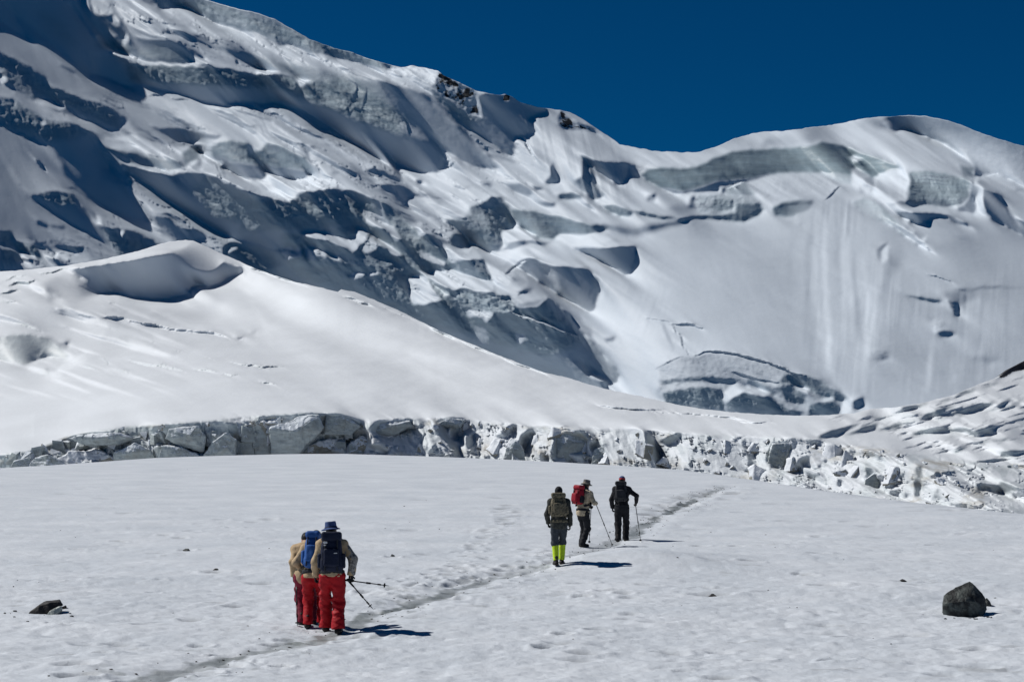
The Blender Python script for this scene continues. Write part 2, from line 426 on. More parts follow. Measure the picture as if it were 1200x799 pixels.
# centre left terraces
P(.13,[(176,148),(190,150),(210,150),(240,156),(262,160),(252,165),(240,163),(220,167),(206,165),(192,158)],1.4)
P(.14,[(120,172),(140,176),(160,180),(180,185),(212,188),(220,197),(204,201),(180,197),(152,191),(138,185)],1,ice=.35)
P(.05,[(126,174),(138,178),(152,186),(150,191),(138,186)],.8)
P(.62,[(152,192),(180,198),(204,202),(196,205),(170,199)],.8)
P(.62,[(118,162),(150,160),(200,172),(240,166),(250,166),(248,180),(236,184),(214,187),(180,183),(140,174)],2)
P(.30,[(214,178),(228,172),(234,172),(233,186),(218,194)],.6,ice=.5,rough=.4); P(.02,[(231,172),(236,172),(235,178)],.4)
P(.8,[(220,192),(232,188),(233,191),(224,196)],.4)
P(-.05,[(142,192),(160,196),(180,203),(200,206),(220,202),(240,204),(252,208),(264,216),(280,222),(296,228),(310,230),(326,236),(340,238),(344,234),(352,226),(368,224),(392,222),(406,222),(420,226),(432,230),(446,236),(450,256),(440,250),(422,246),(428,256),(437,266),(428,268),(418,267),(414,279),(402,280),(384,272),(364,270),(353,273),(350,280),(352,290),(340,290),(330,295),(316,293),(300,288),(280,281),(256,272),(240,263),(220,250),(206,242),(192,232),(180,222),(168,212),(158,206),(146,198)],.8)
P(.09,[(240,206),(264,218),(296,230),(340,240),(352,228),(392,224),(432,234),(440,244),(420,250),(380,252),(340,254),(325,268),(300,272),(280,272),(285,255),(250,248),(225,225)],2.5,ice=.45,rough=.8)
P(.7,[(236,178),(250,188),(262,196),(278,206),(296,212),(310,212),(312,200),(324,206),(350,212),(364,204),(376,210),(394,220),(370,222),(352,226),(342,236),(326,234),(300,226),(276,216),(258,208),(236,198)],1)
P(.13,[(248,172),(258,167),(272,166),(292,168),(296,178),(304,177),(314,167),(328,172),(344,180),(358,184),(366,196),(368,202),(350,200),(330,198),(312,196),(300,194),(280,192),(262,188),(250,182)],.8,ice=.6,rough=.6)
P(.0,[(252,182),(270,189),(300,193),(330,197),(352,200),(368,201),(372,204),(364,203),(360,209),(350,210),(336,208),(322,204),(308,196),(314,206),(308,211),(296,211),(280,208),(268,200)],.5)
P(.03,[(290,168),(296,170),(296,180),(292,182)],.6); P(.05,[(314,166),(318,170),(330,178),(326,180),(316,174)],.6)
P(.06,[(348,168),(360,178),(366,190),(376,204),(379,207),(370,200),(362,188),(352,176)],.6)
P(.15,[(360,176),(385,186),(402,196),(420,202),(424,205),(412,206),(396,198),(378,188)],1.2)
P(.10,[(428,200),(440,196),(452,202),(464,208),(472,215),(460,212),(445,205),(432,203)],.9)
P(.08,[(444,216),(456,214),(470,218),(484,224),(480,235),(477,243),(468,238),(458,228),(448,222)],.8,rough=.4)
P(.25,[(388,200),(398,202),(396,206),(388,205)],1.2)
M.line(.15,[(266,126),(290,133),(308,138),(320,143)],3,1); P(.7,[(318,142),(322,142),(321,147)],.4)
M.line(.25,[(320,146),(340,158),(360,172)],2,1)
M.line(.1,[(173,113),(182,111),(190,113)],1.6); M.line(.12,[(202,116),(212,116),(222,118)],2.4)
# icefall jumble in the middle
P(-.04,[(330,295),(352,289),(352,273),(384,271),(418,266),(440,264),(456,270),(466,283),(472,280),(462,266),(450,256),(447,236),(456,240),(466,250),(472,258),(484,268),(494,276),(500,274),(516,282),(524,304),(530,310),(545,304),(560,306),(568,304),(578,326),(580,346),(596,345),(602,352),(630,342),(646,351),(660,361),(672,374),(680,386),(690,396),(700,406),(712,422),(726,438),(723,448),(712,450),(722,480),(640,450),(560,422),(480,390),(400,355),(340,330),(260,310),(262,292),(275,282),(300,288),(316,293)],.6,rough=.4,ice=.25)
P(.10,[(258,296),(268,288),(280,290),(300,296),(320,302),(330,312),(310,316),(280,306)],1.5,ice=.5,rough=.8)
P(.14,[(352,284),(372,288),(396,294),(416,298),(440,300),(470,304),(486,312),(470,320),(440,316),(400,312),(372,306)],2,ice=.5,rough=1)
P(.10,[(410,330),(440,325),(470,340),(476,356),(440,352)],2,ice=.5,rough=.8)
P(.12,[(490,276),(508,274),(518,284),(516,292),(498,290)],1.2,ice=.4,rough=.6)
P(.12,[(452,240),(470,252),(496,278),(490,290),(470,282),(458,262)],2,ice=.4,rough=.7)
P(.1,[(484,300),(500,306),(512,314),(524,316),(520,306),(505,298),(492,292)],1,ice=.4,rough=.8)
P(.5,[(353,274),(368,270),(384,272),(406,280),(416,278),(418,267),(428,269),(434,275),(428,284),(416,294),(410,294),(396,288),(386,282),(364,280)],.6)
P(.42,[(436,275),(446,282),(460,290),(472,300),(464,300),(452,292),(444,288),(440,294),(428,296),(424,292)],.6)
M.line(-.02,[(433,280),(424,290),(418,294),(412,302)],2.4)
P(.5,[(422,246),(432,250),(450,259),(460,270),(470,282),(464,282),(456,271),(440,264),(437,266)],.6)
P(.66,[(477,328),(488,324),(498,325),(506,334),(514,346),(520,352),(510,354),(496,358),(484,356),(480,350),(480,340)],.6)
P(.6,[(490,314),(500,320),(520,316),(532,316),(548,322),(564,326),(580,332),(580,344),(560,342),(544,338),(532,340),(516,334),(504,326),(494,320)],.6)
P(.66,[(518,288),(528,286),(536,291),(550,288),(552,286),(564,294),(582,300),(596,298),(604,290),(616,292),(640,300),(626,304),(600,304),(590,312),(604,322),(596,334),(578,330),(572,320),(568,304),(548,304),(536,304),(530,308),(526,300)],.6)
P(.36,[(490,293),(506,300),(524,308),(520,312),(508,308),(498,303)],.6)
P(.6,[(409,324),(416,319),(426,320),(428,324),(416,327)],.5); P(.5,[(430,322),(442,318),(446,319),(434,324)],.5)
P(.55,[(329,292),(338,290),(345,296),(350,291),(355,295),(353,300),(340,304),(336,305)],.5); P(.52,[(358,293),(364,290),(376,292),(384,298),(380,304),(366,306),(360,302)],.5); P(.5,[(384,302),(396,300),(400,305),(388,304)],.5)
P(.08,[(366,300),(380,300),(382,305),(370,307)],.6)
P(.5,[(264,296),(272,290),(279,288),(276,294),(268,298)],.5)
P(.55,[(546,364),(560,362),(578,361),(576,370),(572,378),(565,372),(550,372)],.8)
P(.2,[(552,378),(572,380),(576,400),(560,404)],3,rough=.4)
P(.3,[(504,328),(516,336),(530,342),(524,350),(512,344)],.8,ice=.5,rough=1.6)
P(.3,[(530,346),(548,340),(580,346),(600,352),(604,364),(590,368),(560,364),(540,360)],1,ice=.5,rough=2.2)
P(.14,[(530,310),(552,306),(566,305),(574,320),(576,328),(560,326),(544,320),(534,316)],.6,ice=.3)
P(.05,[(560,322),(570,318),(578,328),(570,326)],.6)
# upper centre: crevassed shelf
P(.0,[(522,256),(536,258),(553,242),(564,238),(576,230),(590,232),(598,244),(600,258),(604,270),(590,269),(587,275),(592,286),(584,295),(570,292),(554,284),(548,280),(534,270)],.8,ice=.3,rough=.5)
P(.16,[(526,258),(548,252),(556,244),(568,244),(580,262),(564,270),(545,272)],3,ice=.4,rough=.5)
P(.08,[(530,275),(544,276),(551,282),(548,291),(538,290),(526,284)],.6,ice=.5,rough=.5)
P(.14,[(598,246),(618,246),(640,251),(670,258),(690,263),(710,264),(725,268),(710,270),(692,274),(680,275),(656,274),(648,280),(632,280),(620,274),(610,266),(602,258)],.7,ice=.6,rough=.35)
P(.66,[(588,270),(600,270),(604,260),(612,268),(630,278),(618,282),(600,284),(592,285)],.5)
P(.15,[(586,294),(600,284),(620,282),(640,283),(652,284),(640,288),(614,288),(600,293)],.6)
P(.66,[(648,281),(656,275),(680,277),(694,276),(710,272),(722,280),(700,287),(670,288),(655,288)],.6)
P(.15,[(694,268),(703,268),(706,272),(696,271)],.5)
P(.22,[(700,262),(740,266),(770,262),(800,258),(800,262),(770,270),(745,278),(725,276),(710,268)],2)
P(.10,[(563,212),(576,213),(577,219),(565,217)],.8); P(.12,[(590,216),(610,214),(622,222),(624,228),(618,230),(600,224)],1.2); P(.1,[(624,217),(634,220),(636,224),(627,224)],.8)
P(.05,[(637,216),(646,204),(647,192),(652,198),(656,212),(647,218)],.9)
P(.08,[(654,227),(670,224),(680,229),(682,234),(666,235),(656,233)],.8,ice=.4); P(.1,[(626,236),(642,237),(652,238),(650,244),(638,242)],.8)
P(.05,[(674,212),(682,206),(682,190),(680,182),(690,186),(695,200),(700,218),(708,230),(696,236),(688,228),(680,220)],.6,ice=.2)
P(.5,[(688,192),(692,196),(694,206),(690,200)],.5)
P(.1,[(684,184),(700,188),(716,190),(736,192),(737,202),(730,216),(724,216),(712,208),(700,200)],.7)
P(.05,[(700,222),(708,230),(700,233)],.5)
P(.1,[(682,237),(692,239),(697,245),(690,243)],.6); P(.22,[(530,219),(550,219),(552,221),(536,223)],1.2); P(.1,[(486,210),(496,212),(495,216),(488,215)],.7)
P(.08,[(470,220),(482,222),(498,230),(482,230),(476,232),(476,243),(470,240)],.8)
P(.2,[(500,240),(512,252),(522,258),(512,254)],1)
P(.5,[(476,232),(486,232),(500,250),(498,274),(494,276),(484,262)],1); P(.7,[(486,260),(494,262),(497,274),(493,276)],.8)
P(.62,[(520,236),(548,236),(553,250),(546,258),(530,256),(515,248)],2.5)
# large leaf shaped shadows on the right hand bowl
P(.5,[(604,292),(640,288),(680,290),(704,300),(690,312),(650,308),(622,300)],3)
P(-.08,[(612,316),(606,310),(618,302),(628,302),(634,308),(650,312),(670,312),(690,316),(700,328),(703,340),(700,355),(697,364),(690,366),(680,360),(668,352),(656,348),(648,342),(640,336),(628,328)],1.2)
P(.22,[(636,310),(648,314),(655,330),(660,345),(652,340),(644,326)],2.5,rough=.5)
P(-.06,[(672,291),(704,291),(744,288),(747,302),(740,322),(733,323),(718,314),(698,302)],1)
P(.36,[(614,322),(630,332),(648,345),(662,354),(676,366),(690,384),(698,398),(690,394),(676,378),(660,360),(640,347),(622,336)],1)
M.line(-.02,[(592,322),(600,315),(608,309),(616,304)],1.8); M.line(.7,[(594,323),(604,315),(618,305)],1.4)
P(.45,[(598,352),(610,346),(620,340),(628,338),(634,344),(642,350),(634,356),(626,360),(608,360)],.8)
P(.22,[(606,344),(618,336),(626,338),(614,345)],1); M.line(.05,[(607,346),(613,343),(618,341)],2)
P(.25,[(606,356),(628,352),(640,350),(630,360),(612,362)],1)
M.line(.62,[(600,366),(615,372),(636,378),(655,386),(668,390),(680,397)],2.2); M.line(-.02,[(604,364),(620,371),(640,376)],2.6)
P(.4,[(603,390),(612,392),(616,388),(620,396),(608,404)],.6); P(.4,[(688,435),(700,438),(715,447),(705,448),(692,440)],.6)
P(.0,[(608,376),(660,388),(690,410),(700,430),(660,420),(620,410)],6,rough=.3)
P(.25,[(708,396),(722,393),(722,399),(711,401)],1); M.line(.15,[(757,373),(764,374)],1.8)
# lower right bowl edge: broken toe
P(.34,[(770,430),(784,424),(800,418),(812,420),(818,440),(775,445)],1.5,rough=.8)
P(.32,[(814,418),(840,413),(880,421),(920,434),(950,442),(970,452),(985,462),(992,472),(985,490),(900,490),(860,490),(790,478),(770,462),(772,445),(775,432)],1.2,rough=.5)
M.line(.1,[(788,379.5),(800,380.5),(812,381.5),(824,385)],3.2); M.line(.18,[(788,380),(796,392),(806,416)],2); M.line(.28,[(775,376),(784,395),(790,410)],3,1)
M.line(.3,[(757,373),(780,377),(800,380)],1.6)
M.line(.1,[(814,417),(826,413),(840,412),(860,415),(880,420),(900,426),(920,433),(928,437),(948,441)],2.6)
M.line(.08,[(857,436),(870,440),(884,444),(898,447),(914,448)],2.6)
M.line(.15,[(768,432),(784,424),(800,417)],1.6)
P(.1,[(772,446),(796,444),(816,442),(836,442),(856,444),(866,448),(850,450),(820,447),(796,448),(780,450)],.8,ice=.3,rough=.6)
P(.06,[(778,460),(800,456),(820,454),(844,456),(848,464),(850,478),(850,486),(800,480),(780,474)],.9,ice=.3,rough=.6)
P(.08,[(864,462),(872,460),(888,464),(908,466),(912,472),(920,478),(944,484),(920,490),(880,488),(854,484),(850,472)],.8,ice=.3,rough=.6)
P(.1,[(872,440),(888,448),(900,454),(912,460),(904,464),(898,458),(880,450)],.7,ice=.3)
P(.1,[(924,438),(940,440),(964,444),(972,454),(988,462),(992,468),(984,472),(972,466),(960,464),(948,456),(930,452),(914,448),(920,440)],.7,ice=.5,rough=.5)
P(.1,[(912,454),(926,450),(934,458),(944,462),(944,472),(936,474),(920,468)],.7,ice=.4,rough=.6)
P(.06,[(948,476),(960,472),(976,470),(984,478),(982,488),(948,488)],.7,ice=.4)
P(.66,[(848,460),(860,450),(872,452),(888,456),(902,460),(896,464),(872,459),(860,464),(852,472),(848,468)],.6)
P(.6,[(896,448),(910,450),(908,452),(900,451)],.4); P(.66,[(932,454),(946,455),(949,458),(944,462)],.4); P(.66,[(962,468),(976,466),(977,469),(966,471)],.4); P(.66,[(986,478),(990,470),(1000,466),(998,482),(986,486)],.6)
P(.15,[(1000,470),(1012,464),(1014,476),(1002,480)],.8,rough=.6)
# the great cornice
P(.62,[(700,160),(726,170),(760,177),(800,180),(830,177),(850,170),(880,160),(878,172),(846,181),(820,192),(790,195),(762,194),(740,190),(712,184)],2.5)
P(.34,[(890,172),(900,162),(930,158),(955,160),(958,168),(930,171)],2.5)
P(.5,[(736,192),(756,194),(764,200),(752,208),(738,200)],1.2,rough=.6)
P(.16,[(752,206),(762,199),(780,197),(796,198),(816,196),(830,190),(848,182),(866,178),(880,175),(900,175),(930,173),(958,170),(964,167),(976,168),(992,173),(1008,179),(1024,184),(1040,189),(1052,194),(1054,197),(1038,202),(1030,205),(1020,209),(1010,200),(1002,196),(998,207),(970,202),(954,201),(930,201),(908,203),(890,206),(872,210),(840,214),(826,216),(812,223),(796,223),(776,220),(764,216)],.7,ice=.9,rough=.12)
P(.07,[(770,214),(800,216),(820,210),(850,204),(900,196),(960,192),(996,198),(998,207),(970,202),(930,201),(890,206),(840,214),(812,223),(776,220)],2.2,ice=.9,rough=.12)
P(.0,[(772,220),(796,223),(812,223.5),(828,216.5),(845,212.5),(870,211),(890,206),(908,203),(895,208),(874,214),(856,218),(844,220),(840,225),(824,227),(800,228),(786,227)],.5)
P(.65,[(740,206),(752,212),(770,224),(800,229),(826,228),(850,226),(820,240),(780,242),(750,232),(734,220)],1.5)
P(.4,[(814,236),(820,230),(840,228),(860,230),(885,232),(890,240),(862,246),(840,252),(818,250)],.8,ice=.3,rough=1.3)
P(.15,[(836,236),(846,233),(860,236),(860,246),(846,248),(834,244)],.8,ice=.6,rough=1); P(.12,[(808,232),(816,229),(815,238),(818,248),(808,244)],.7)
P(.1,[(794,258),(816,254),(840,252),(862,250),(864,240),(890,238),(894,246),(888,254),(870,260),(840,258),(812,256),(800,260)],.7,ice=.6,rough=.4)
P(.13,[(704,242),(720,241),(736,245),(742,249),(736,254),(724,254),(712,248)],.8,ice=.5,rough=.5); P(.2,[(742,246),(756,250),(770,252),(792,256),(782,258),(764,256),(750,252)],.9,ice=.4,rough=.6)
P(.25,[(758,228),(768,226),(768,236),(758,236)],1)
P(.3,[(844,220),(852,218),(872,215),(878,220),(890,229),(870,230),(850,228)],.6,ice=.4); P(.02,[(844,222),(852,219),(849,227),(845,227)],.5); M.line(.75,[(852,221),(862,218),(873,214)],1.8)
P(.14,[(906,242),(916,238),(940,235),(954,236),(950,244),(940,250),(920,255),(908,252)],.7,ice=.7,rough=.2)
P(.66,[(880,216),(900,206),(940,202),(975,206),(990,218),(970,232),(930,234),(900,238),(885,228)],1.5,rough=.3)
# right dome
P(.54,[(960,150),(1000,146),(1020,151),(1050,156),(1080,162),(1110,172),(1135,192),(1128,206),(1090,198),(1060,193),(1030,182),(1000,172),(975,165)],1.5)
P(.05,[(1030,146),(1040,150),(1048,155),(1058,153),(1070,158),(1080,160),(1096,166),(1110,170),(1122,178),(1134,188),(1141,195),(1141,208),(1147,207),(1152,204),(1170,206),(1185,212),(1200,220),(1216,226),(1216,150),(1150,140),(1110,130),(1070,128),(1040,136)],.8,rough=.25)
P(.25,[(1005,141),(1040,137),(1044,150),(1030,152),(1012,147)],3)
P(.62,[(1052,153),(1062,152),(1078,158),(1090,164),(1076,162)],1)
P(.32,[(1060,194),(1085,198),(1110,202),(1128,208),(1110,208),(1080,206),(1064,203)],1.5)
P(.12,[(1064,205),(1070,201),(1090,201),(1110,205),(1130,210),(1138,214),(1136,232),(1128,241),(1100,242),(1086,240),(1068,243),(1061,240),(1066,228)],.9,ice=.7,rough=.25)
for q in range(3): M.line(-.02,[(1069,208+q*4),(1086,206.5+q*4),(1102,208.5+q*4),(1118-q*4,211+q*3.4)],2)
P(.03,[(1060,238),(1070,242),(1086,239),(1100,241),(1128,240),(1134,232),(1124,234),(1090,234),(1070,236)],1)
P(.25,[(1124,194),(1140,196),(1140,208),(1130,208)],1,ice=.4)
P(.03,[(1138,214),(1144,210),(1148,222),(1146,240),(1142,252),(1120,246),(1130,241),(1136,232)],.7)
P(.76,[(1024,208),(1036,204),(1052,202),(1058,196),(1062,204),(1067,212),(1063,224),(1062,236),(1050,238),(1040,240),(1026,228)],.7)
P(.08,[(1004,218),(1014,215),(1024,220),(1024,228),(1010,226)],.7,rough=.6); P(.68,[(998,196),(1004,200),(1020,209),(1010,212),(1000,210)],.5); P(.68,[(995,184),(1004,182),(1010,188),(1002,191)],.5)
M.line(.02,[(966,235),(974,228),(984,218)],2.4); P(.3,[(970,204),(985,203),(998,208),(998,218),(985,215)],.8,ice=.4,rough=.5)
P(.2,[(1000,237),(1014,232),(1026,238),(1042,250),(1050,260),(1058,268),(1070,276),(1060,278),(1042,262),(1026,258),(1010,250),(1002,244)],.8,ice=.7,rough=1)
P(.04,[(1040,258),(1054,266),(1064,270),(1074,280),(1084,286),(1076,288),(1064,278),(1050,269)],.6)
P(.62,[(1042,244),(1054,238),(1070,244),(1082,240),(1096,244),(1114,248),(1134,258),(1120,254),(1098,250),(1070,249)],.7)
P(.06,[(1048,248),(1070,251),(1090,251),(1110,252),(1124,256),(1136,264),(1139,267),(1122,262),(1108,256),(1092,256),(1082,262),(1068,262),(1056,254)],.7)
P(.66,[(1056,256),(1066,258),(1064,264),(1058,262)],.5); P(.66,[(1064,266),(1074,270),(1070,274)],.4); P(.75,[(1074,280),(1084,284),(1087,279),(1085,276),(1083,281)],.4)
P(.42,[(1150,211),(1166,217),(1180,224),(1214,230),(1214,260),(1192,254),(1183,243),(1175,232)],.7)
P(.02,[(1152,220),(1175,230),(1182,244),(1192,257),(1214,264),(1214,284),(1180,267),(1163,258),(1157,250),(1153,240)],.6)
P(.7,[(1140,208),(1148,207),(1145,218)],.4); P(.72,[(1143,236),(1150,223),(1153,240),(1152,248),(1147,245)],.4); M.line(.62,[(1150,205),(1157,208),(1170,204)],1.6)
P(.2,[(1180,218),(1188,222),(1200,224),(1192,226)],.8)
# fluted face below the dome
P(.02,[(936,264),(941,262),(939,267)],.4); P(.3,[(975,262),(1000,262),(1002,268),(978,270)],2)
P(.36,[(1043,290),(1056,296),(1062,306),(1050,312),(1042,332),(1036,350),(1034,380),(1034,340),(1038,315)],3)
P(.62,[(1018,296),(1032,310),(1034,330),(1030,380),(1022,420),(1014,420),(1018,370),(1014,320)],3)
P(.76,[(1032,294),(1042,286),(1041,304),(1035,309),(1031,306)],.5); P(.03,[(1027,294),(1040,284),(1040,287),(1033,295),(1033,307),(1029,303)],.4)
P(.12,[(1057,340),(1068,347),(1084,349),(1104,351),(1102,355),(1080,353),(1066,349)],.8,ice=.3); P(.05,[(1110,352),(1118,348),(1124,356),(1125,366),(1130,369),(1120,370),(1115,362)],.6,rough=.8)
P(.3,[(1100,345),(1135,338),(1145,348),(1130,356),(1108,352)],2.5); M.line(.1,[(1088,322),(1102,326),(1118,332)],2); P(.1,[(1120,337),(1134,341),(1128,343)],.6)
P(.6,[(1090,376),(1100,373),(1106,380),(1098,388),(1092,382)],.5,rough=1); P(.18,[(1096,390),(1106,385),(1118,389),(1120,393),(1112,396),(1104,395)],.5)
M.line(0,[(1086,288),(1090,292),(1094,297)],2); M.line(.25,[(1130,344),(1150,337),(1170,336),(1200,338)],1.6,.8)
P(.24,[(1020,414),(1030,410),(1040,412),(1042,420),(1032,424),(1024,422)],1.3,rough=.6)
P(.28,[(1140,418),(1156,414),(1170,422),(1154,428)],2)
P(.42,[(948,340),(962,420),(978,446),(970,448),(952,420),(940,360)],4)
P(.60,[(930,240),(1030,236),(1034,300),(1030,420),(1000,460),(970,450),(945,380),(925,300)],12)
# avalanche runnels drawn on the fluted face
for ln, e_, w in (([(986,256),(988,300),(990,360),(988,410)],.69,4),([(958,256),(956,300),(958,350),(962,400)],.68,4),([(1024,330),(1022,380),(1020,410)],.70,4),([(1092,400),(1090,430),(1086,460)],.68,4),([(1150,400),(1146,430)],.66,4),([(1001,290),(1003,330),(1007,380),(1009,404)],.50,3),([(1006,296),(1008,340),(1012,390)],.68,3),([(968,250),(966,300),(968,356),(972,412),(975,440)],.70,6),([(982,246),(981,300),(984,350)],.52,3),([(992,250),(993,300),(997,350),(1000,400)],.69,4),([(952,262),(946,300),(944,340),(952,390)],.53,5),([(1012,290),(1015,340),(1016,400),(1014,430)],.70,5),([(1110,420),(1104,440),(1098,462)],.52,3),([(1118,418),(1116,440),(1112,458)],.68,3),([(1135,400),(1130,430),(1124,450)],.52,3),([(930,270),(924,320),(930,380)],.53,4),([(1060,360),(1070,390),(1078,410)],.52,2),([(1066,380),(1074,410),(1076,440)],.52,2)):
    M.line(e_, ln, w * 1.2, 1.6)
# dark crevasse lines and small broken steps that follow the layers
lx, ly = X * .90 + Y * .43, Y * .90 - X * .43
wr1 = fbm(lx / 30, ly / 30, 61, 3) * 7
crk = fbm(lx / 34, (ly + wr1) / 8, 62, 4, .55); crm = fbm(X / 55, Y / 40, 63, 3)
zone = np.clip((640 - X) / 80, 0, 1) * np.clip((crm + .22) * 3, 0, 1)
sharp = np.clip(1 - np.abs(crk - .12) / .045, 0, 1) * zone
up_ = np.clip(1 - np.abs(crk - .19) / .05, 0, 1) * zone
lit = np.clip((M.E - .25) / .15, 0, 1)
M.E += lit * (-.46 * sharp + .10 * up_)
ter = fbm(lx / 60, ly / 14, 64, 4, .6)
lay = fbm((lx + wr1 * 2) / 75, (ly + wr1) / 9, 74, 4, .55)
lz = np.clip((660 - X) / 160, 0.12, 1)
M.E += lit * lz * (.10 * ter - .60 * np.clip(lay - .07, 0, .45) + .12 * np.clip(-lay - .1, 0, .3))
# jumbled ice inside the shaded icefall: facets that catch a little light
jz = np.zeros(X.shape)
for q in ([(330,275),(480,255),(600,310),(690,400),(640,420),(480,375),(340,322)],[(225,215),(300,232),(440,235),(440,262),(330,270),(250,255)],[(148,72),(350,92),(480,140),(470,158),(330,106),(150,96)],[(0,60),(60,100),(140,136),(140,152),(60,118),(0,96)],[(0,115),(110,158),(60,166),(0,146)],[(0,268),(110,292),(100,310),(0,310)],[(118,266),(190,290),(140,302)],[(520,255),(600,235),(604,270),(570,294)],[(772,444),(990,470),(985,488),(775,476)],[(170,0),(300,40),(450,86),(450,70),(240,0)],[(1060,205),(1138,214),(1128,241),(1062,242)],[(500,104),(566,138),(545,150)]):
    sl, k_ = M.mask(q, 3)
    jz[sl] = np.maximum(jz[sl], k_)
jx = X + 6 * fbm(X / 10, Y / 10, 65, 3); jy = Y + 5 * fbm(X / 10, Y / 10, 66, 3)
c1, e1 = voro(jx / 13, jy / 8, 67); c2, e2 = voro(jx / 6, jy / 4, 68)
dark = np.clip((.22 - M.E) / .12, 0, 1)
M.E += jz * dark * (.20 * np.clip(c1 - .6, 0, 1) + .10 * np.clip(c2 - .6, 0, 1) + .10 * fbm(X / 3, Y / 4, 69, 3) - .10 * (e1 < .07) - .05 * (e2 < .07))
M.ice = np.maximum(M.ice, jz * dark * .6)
# fall-line flutes, wind texture and broken ice
patch = np.clip(.5 + 1.1 * fbm(X / 45, Y / 60, 70, 3), 0, 1.3)
st = (fbm(X / 4.2 + Y / 60, Y / 90, 71, 3) * .6 + .6 * fbm(X / 13 + Y / 80, Y / 130, 75, 3)) * patch; st2 = fbm((X + Y * .35) / 4.0, (Y - X * .3) / 70, 72, 3)
M.add(.13 * st, [(930,236),(1060,240),(1050,420),(1020,470),(960,450),(930,330)], 8)
M.add(.12 * st, [(1050,330),(1200,300),(1200,430),(1060,470),(1030,440)], 14)
M.add(.20 * np.maximum(st, -.2), [(1024,206),(1066,204),(1064,238),(1030,236)], 2)
M.add(.10 * st2 * patch, [(690,330),(780,320),(830,400),(790,470),(720,440),(690,390)], 9)
M.add(.10 * fbm((X - Y * .25) / 4.0, (Y + X * .2) / 60, 73, 3), [(600,130),(710,160),(760,220),(700,240),(630,215)], 6)
sn = fbm((X * .9 - Y * .5) / 7, (Y + X * .35) / 26, 81, 4)
M.E += .022 * sn * (M.E > .18)
bl, bd = voro(X / 7.0 + .4 * fbm(X / 12, Y / 12, 91), Y / 5.0, 92)
bl2, bd2 = voro(X / 14.0 + .4 * fbm(X / 20, Y / 20, 93), Y / 9.0, 94)
M.E += M.rough * (.10 * (bl - .45) + .09 * (bl2 - .45) + .10 * fbm(X / 3.2, Y / 3.2, 95, 3) - .06 * (bd < .08) - .03)
M.E += M.ice * (.05 * fbm(X / 60, Y / 2.2, 96, 3) + .04 * fbm(X / 4, Y / 10, 97, 3))
# crisp lips: exaggerate every change of slope a little
M.E = M.E + .55 * np.clip(M.E - blur(M.E, 3), -.3, .3)
pm = np.zeros(X.shape)
for q in ([(745,200),(800,192),(900,168),(964,160),(1010,172),(1060,192),(1145,205),(1145,250),(1060,248),(1010,212),(930,208),(840,222),(800,230),(760,222)],[(145,70),(350,88),(480,130),(480,160),(350,110),(150,100)]):
    sl, k_ = M.mask(q, 3); pm[sl] = np.maximum(pm[sl], k_)
L = M.solve(1.25, 0.06, 5, 0.4, 0.16, 0.05, post=(pm, .10))
for q in ([(765,425),(820,408),(900,420),(995,460),(995,492),(770,470)],[(1030,136),(1110,138),(1210,170),(1210,290),(1150,250),(1140,205),(1090,168)],[(1040,236),(1140,240),(1140,272),(1085,290),(1000,240)]):
    sl, k_ = M.mask(q, 3); pm[sl] = np.maximum(pm[sl], k_)
L2 = M.solve(1.25, 0.32, 5, 0.45, 0.32, 0.14, post=(pm, .16))
wt = np.clip((X - 640) / 230, 0, 1) * np.clip((Y - 150) / 130, 0, 1); wt = wt * wt * (3 - 2 * wt)
L2 = L2 + ((L - L2) * wt).sum() / wt.sum()
L = L + (L2 - L) * wt
# mesh
xs = np.r_[np.arange(-490, -10, 7.), np.arange(-10, 1211, 1.1), np.arange(1216, 1640, 7.)]; rows = 470
vs = np.interp(xs, [p[0] for p in SKYLINE], [p[1] for p in SKYLINE])
vs = vs + 0.7 * fbm(xs / 7, xs * 0, 101, 3) * np.clip((xs - 200) / 100, 0, 1)
t = np.linspace(0, 1, rows)
gv = 506 + (vs[None, :] - 506) * t[:, None]; gx = np.repeat(xs[None, :], rows, 0)
l = sample(M, L, gx, gv)
out = (xs < -10) | (xs > 1210)
kb = np.ones(61) / 61
l[:, out] = np.apply_along_axis(lambda q: np.convolve(np.pad(q, 30, mode='reflect', reflect_type='odd'), kb, 'valid'), 0, l[:, out])
l -= l[0].mean()
dep = 1500 * np.exp(l)
V = unproject(gx, gv, dep)
ice_a = sample(M, M.ice, gx, gv); rock_a = sample(M, M.rock, gx, gv)
ice_a[:, out] = 0; rock_a[:, out] = 0
top = V[-1]; back = []
for j, (dy, dz) in enumerate([(6, -0.2), (25, -3), (80, -18), (300, -110), (900, -420)]):
    q = top.copy(); q[:, 1] += dy; q[:, 2] += dz; back.append(q[None])
foot = V[0].copy(); foot[:, 1] -= 60; foot[:, 2] -= 45
V = np.concatenate([foot[None], V] + back, 0)
nr, nc = V.shape[:2]
pad = lambda a: np.concatenate([a[:1], a] + [a[-1:]] * 5, 0)
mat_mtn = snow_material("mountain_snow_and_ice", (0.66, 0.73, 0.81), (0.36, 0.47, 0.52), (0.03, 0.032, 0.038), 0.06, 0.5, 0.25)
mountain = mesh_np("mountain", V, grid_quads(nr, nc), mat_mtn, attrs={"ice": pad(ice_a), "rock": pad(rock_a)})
tag(mountain, "huge snow covered mountain with ice cliffs and blue shadows under a dark sky", None, None, 'structure')
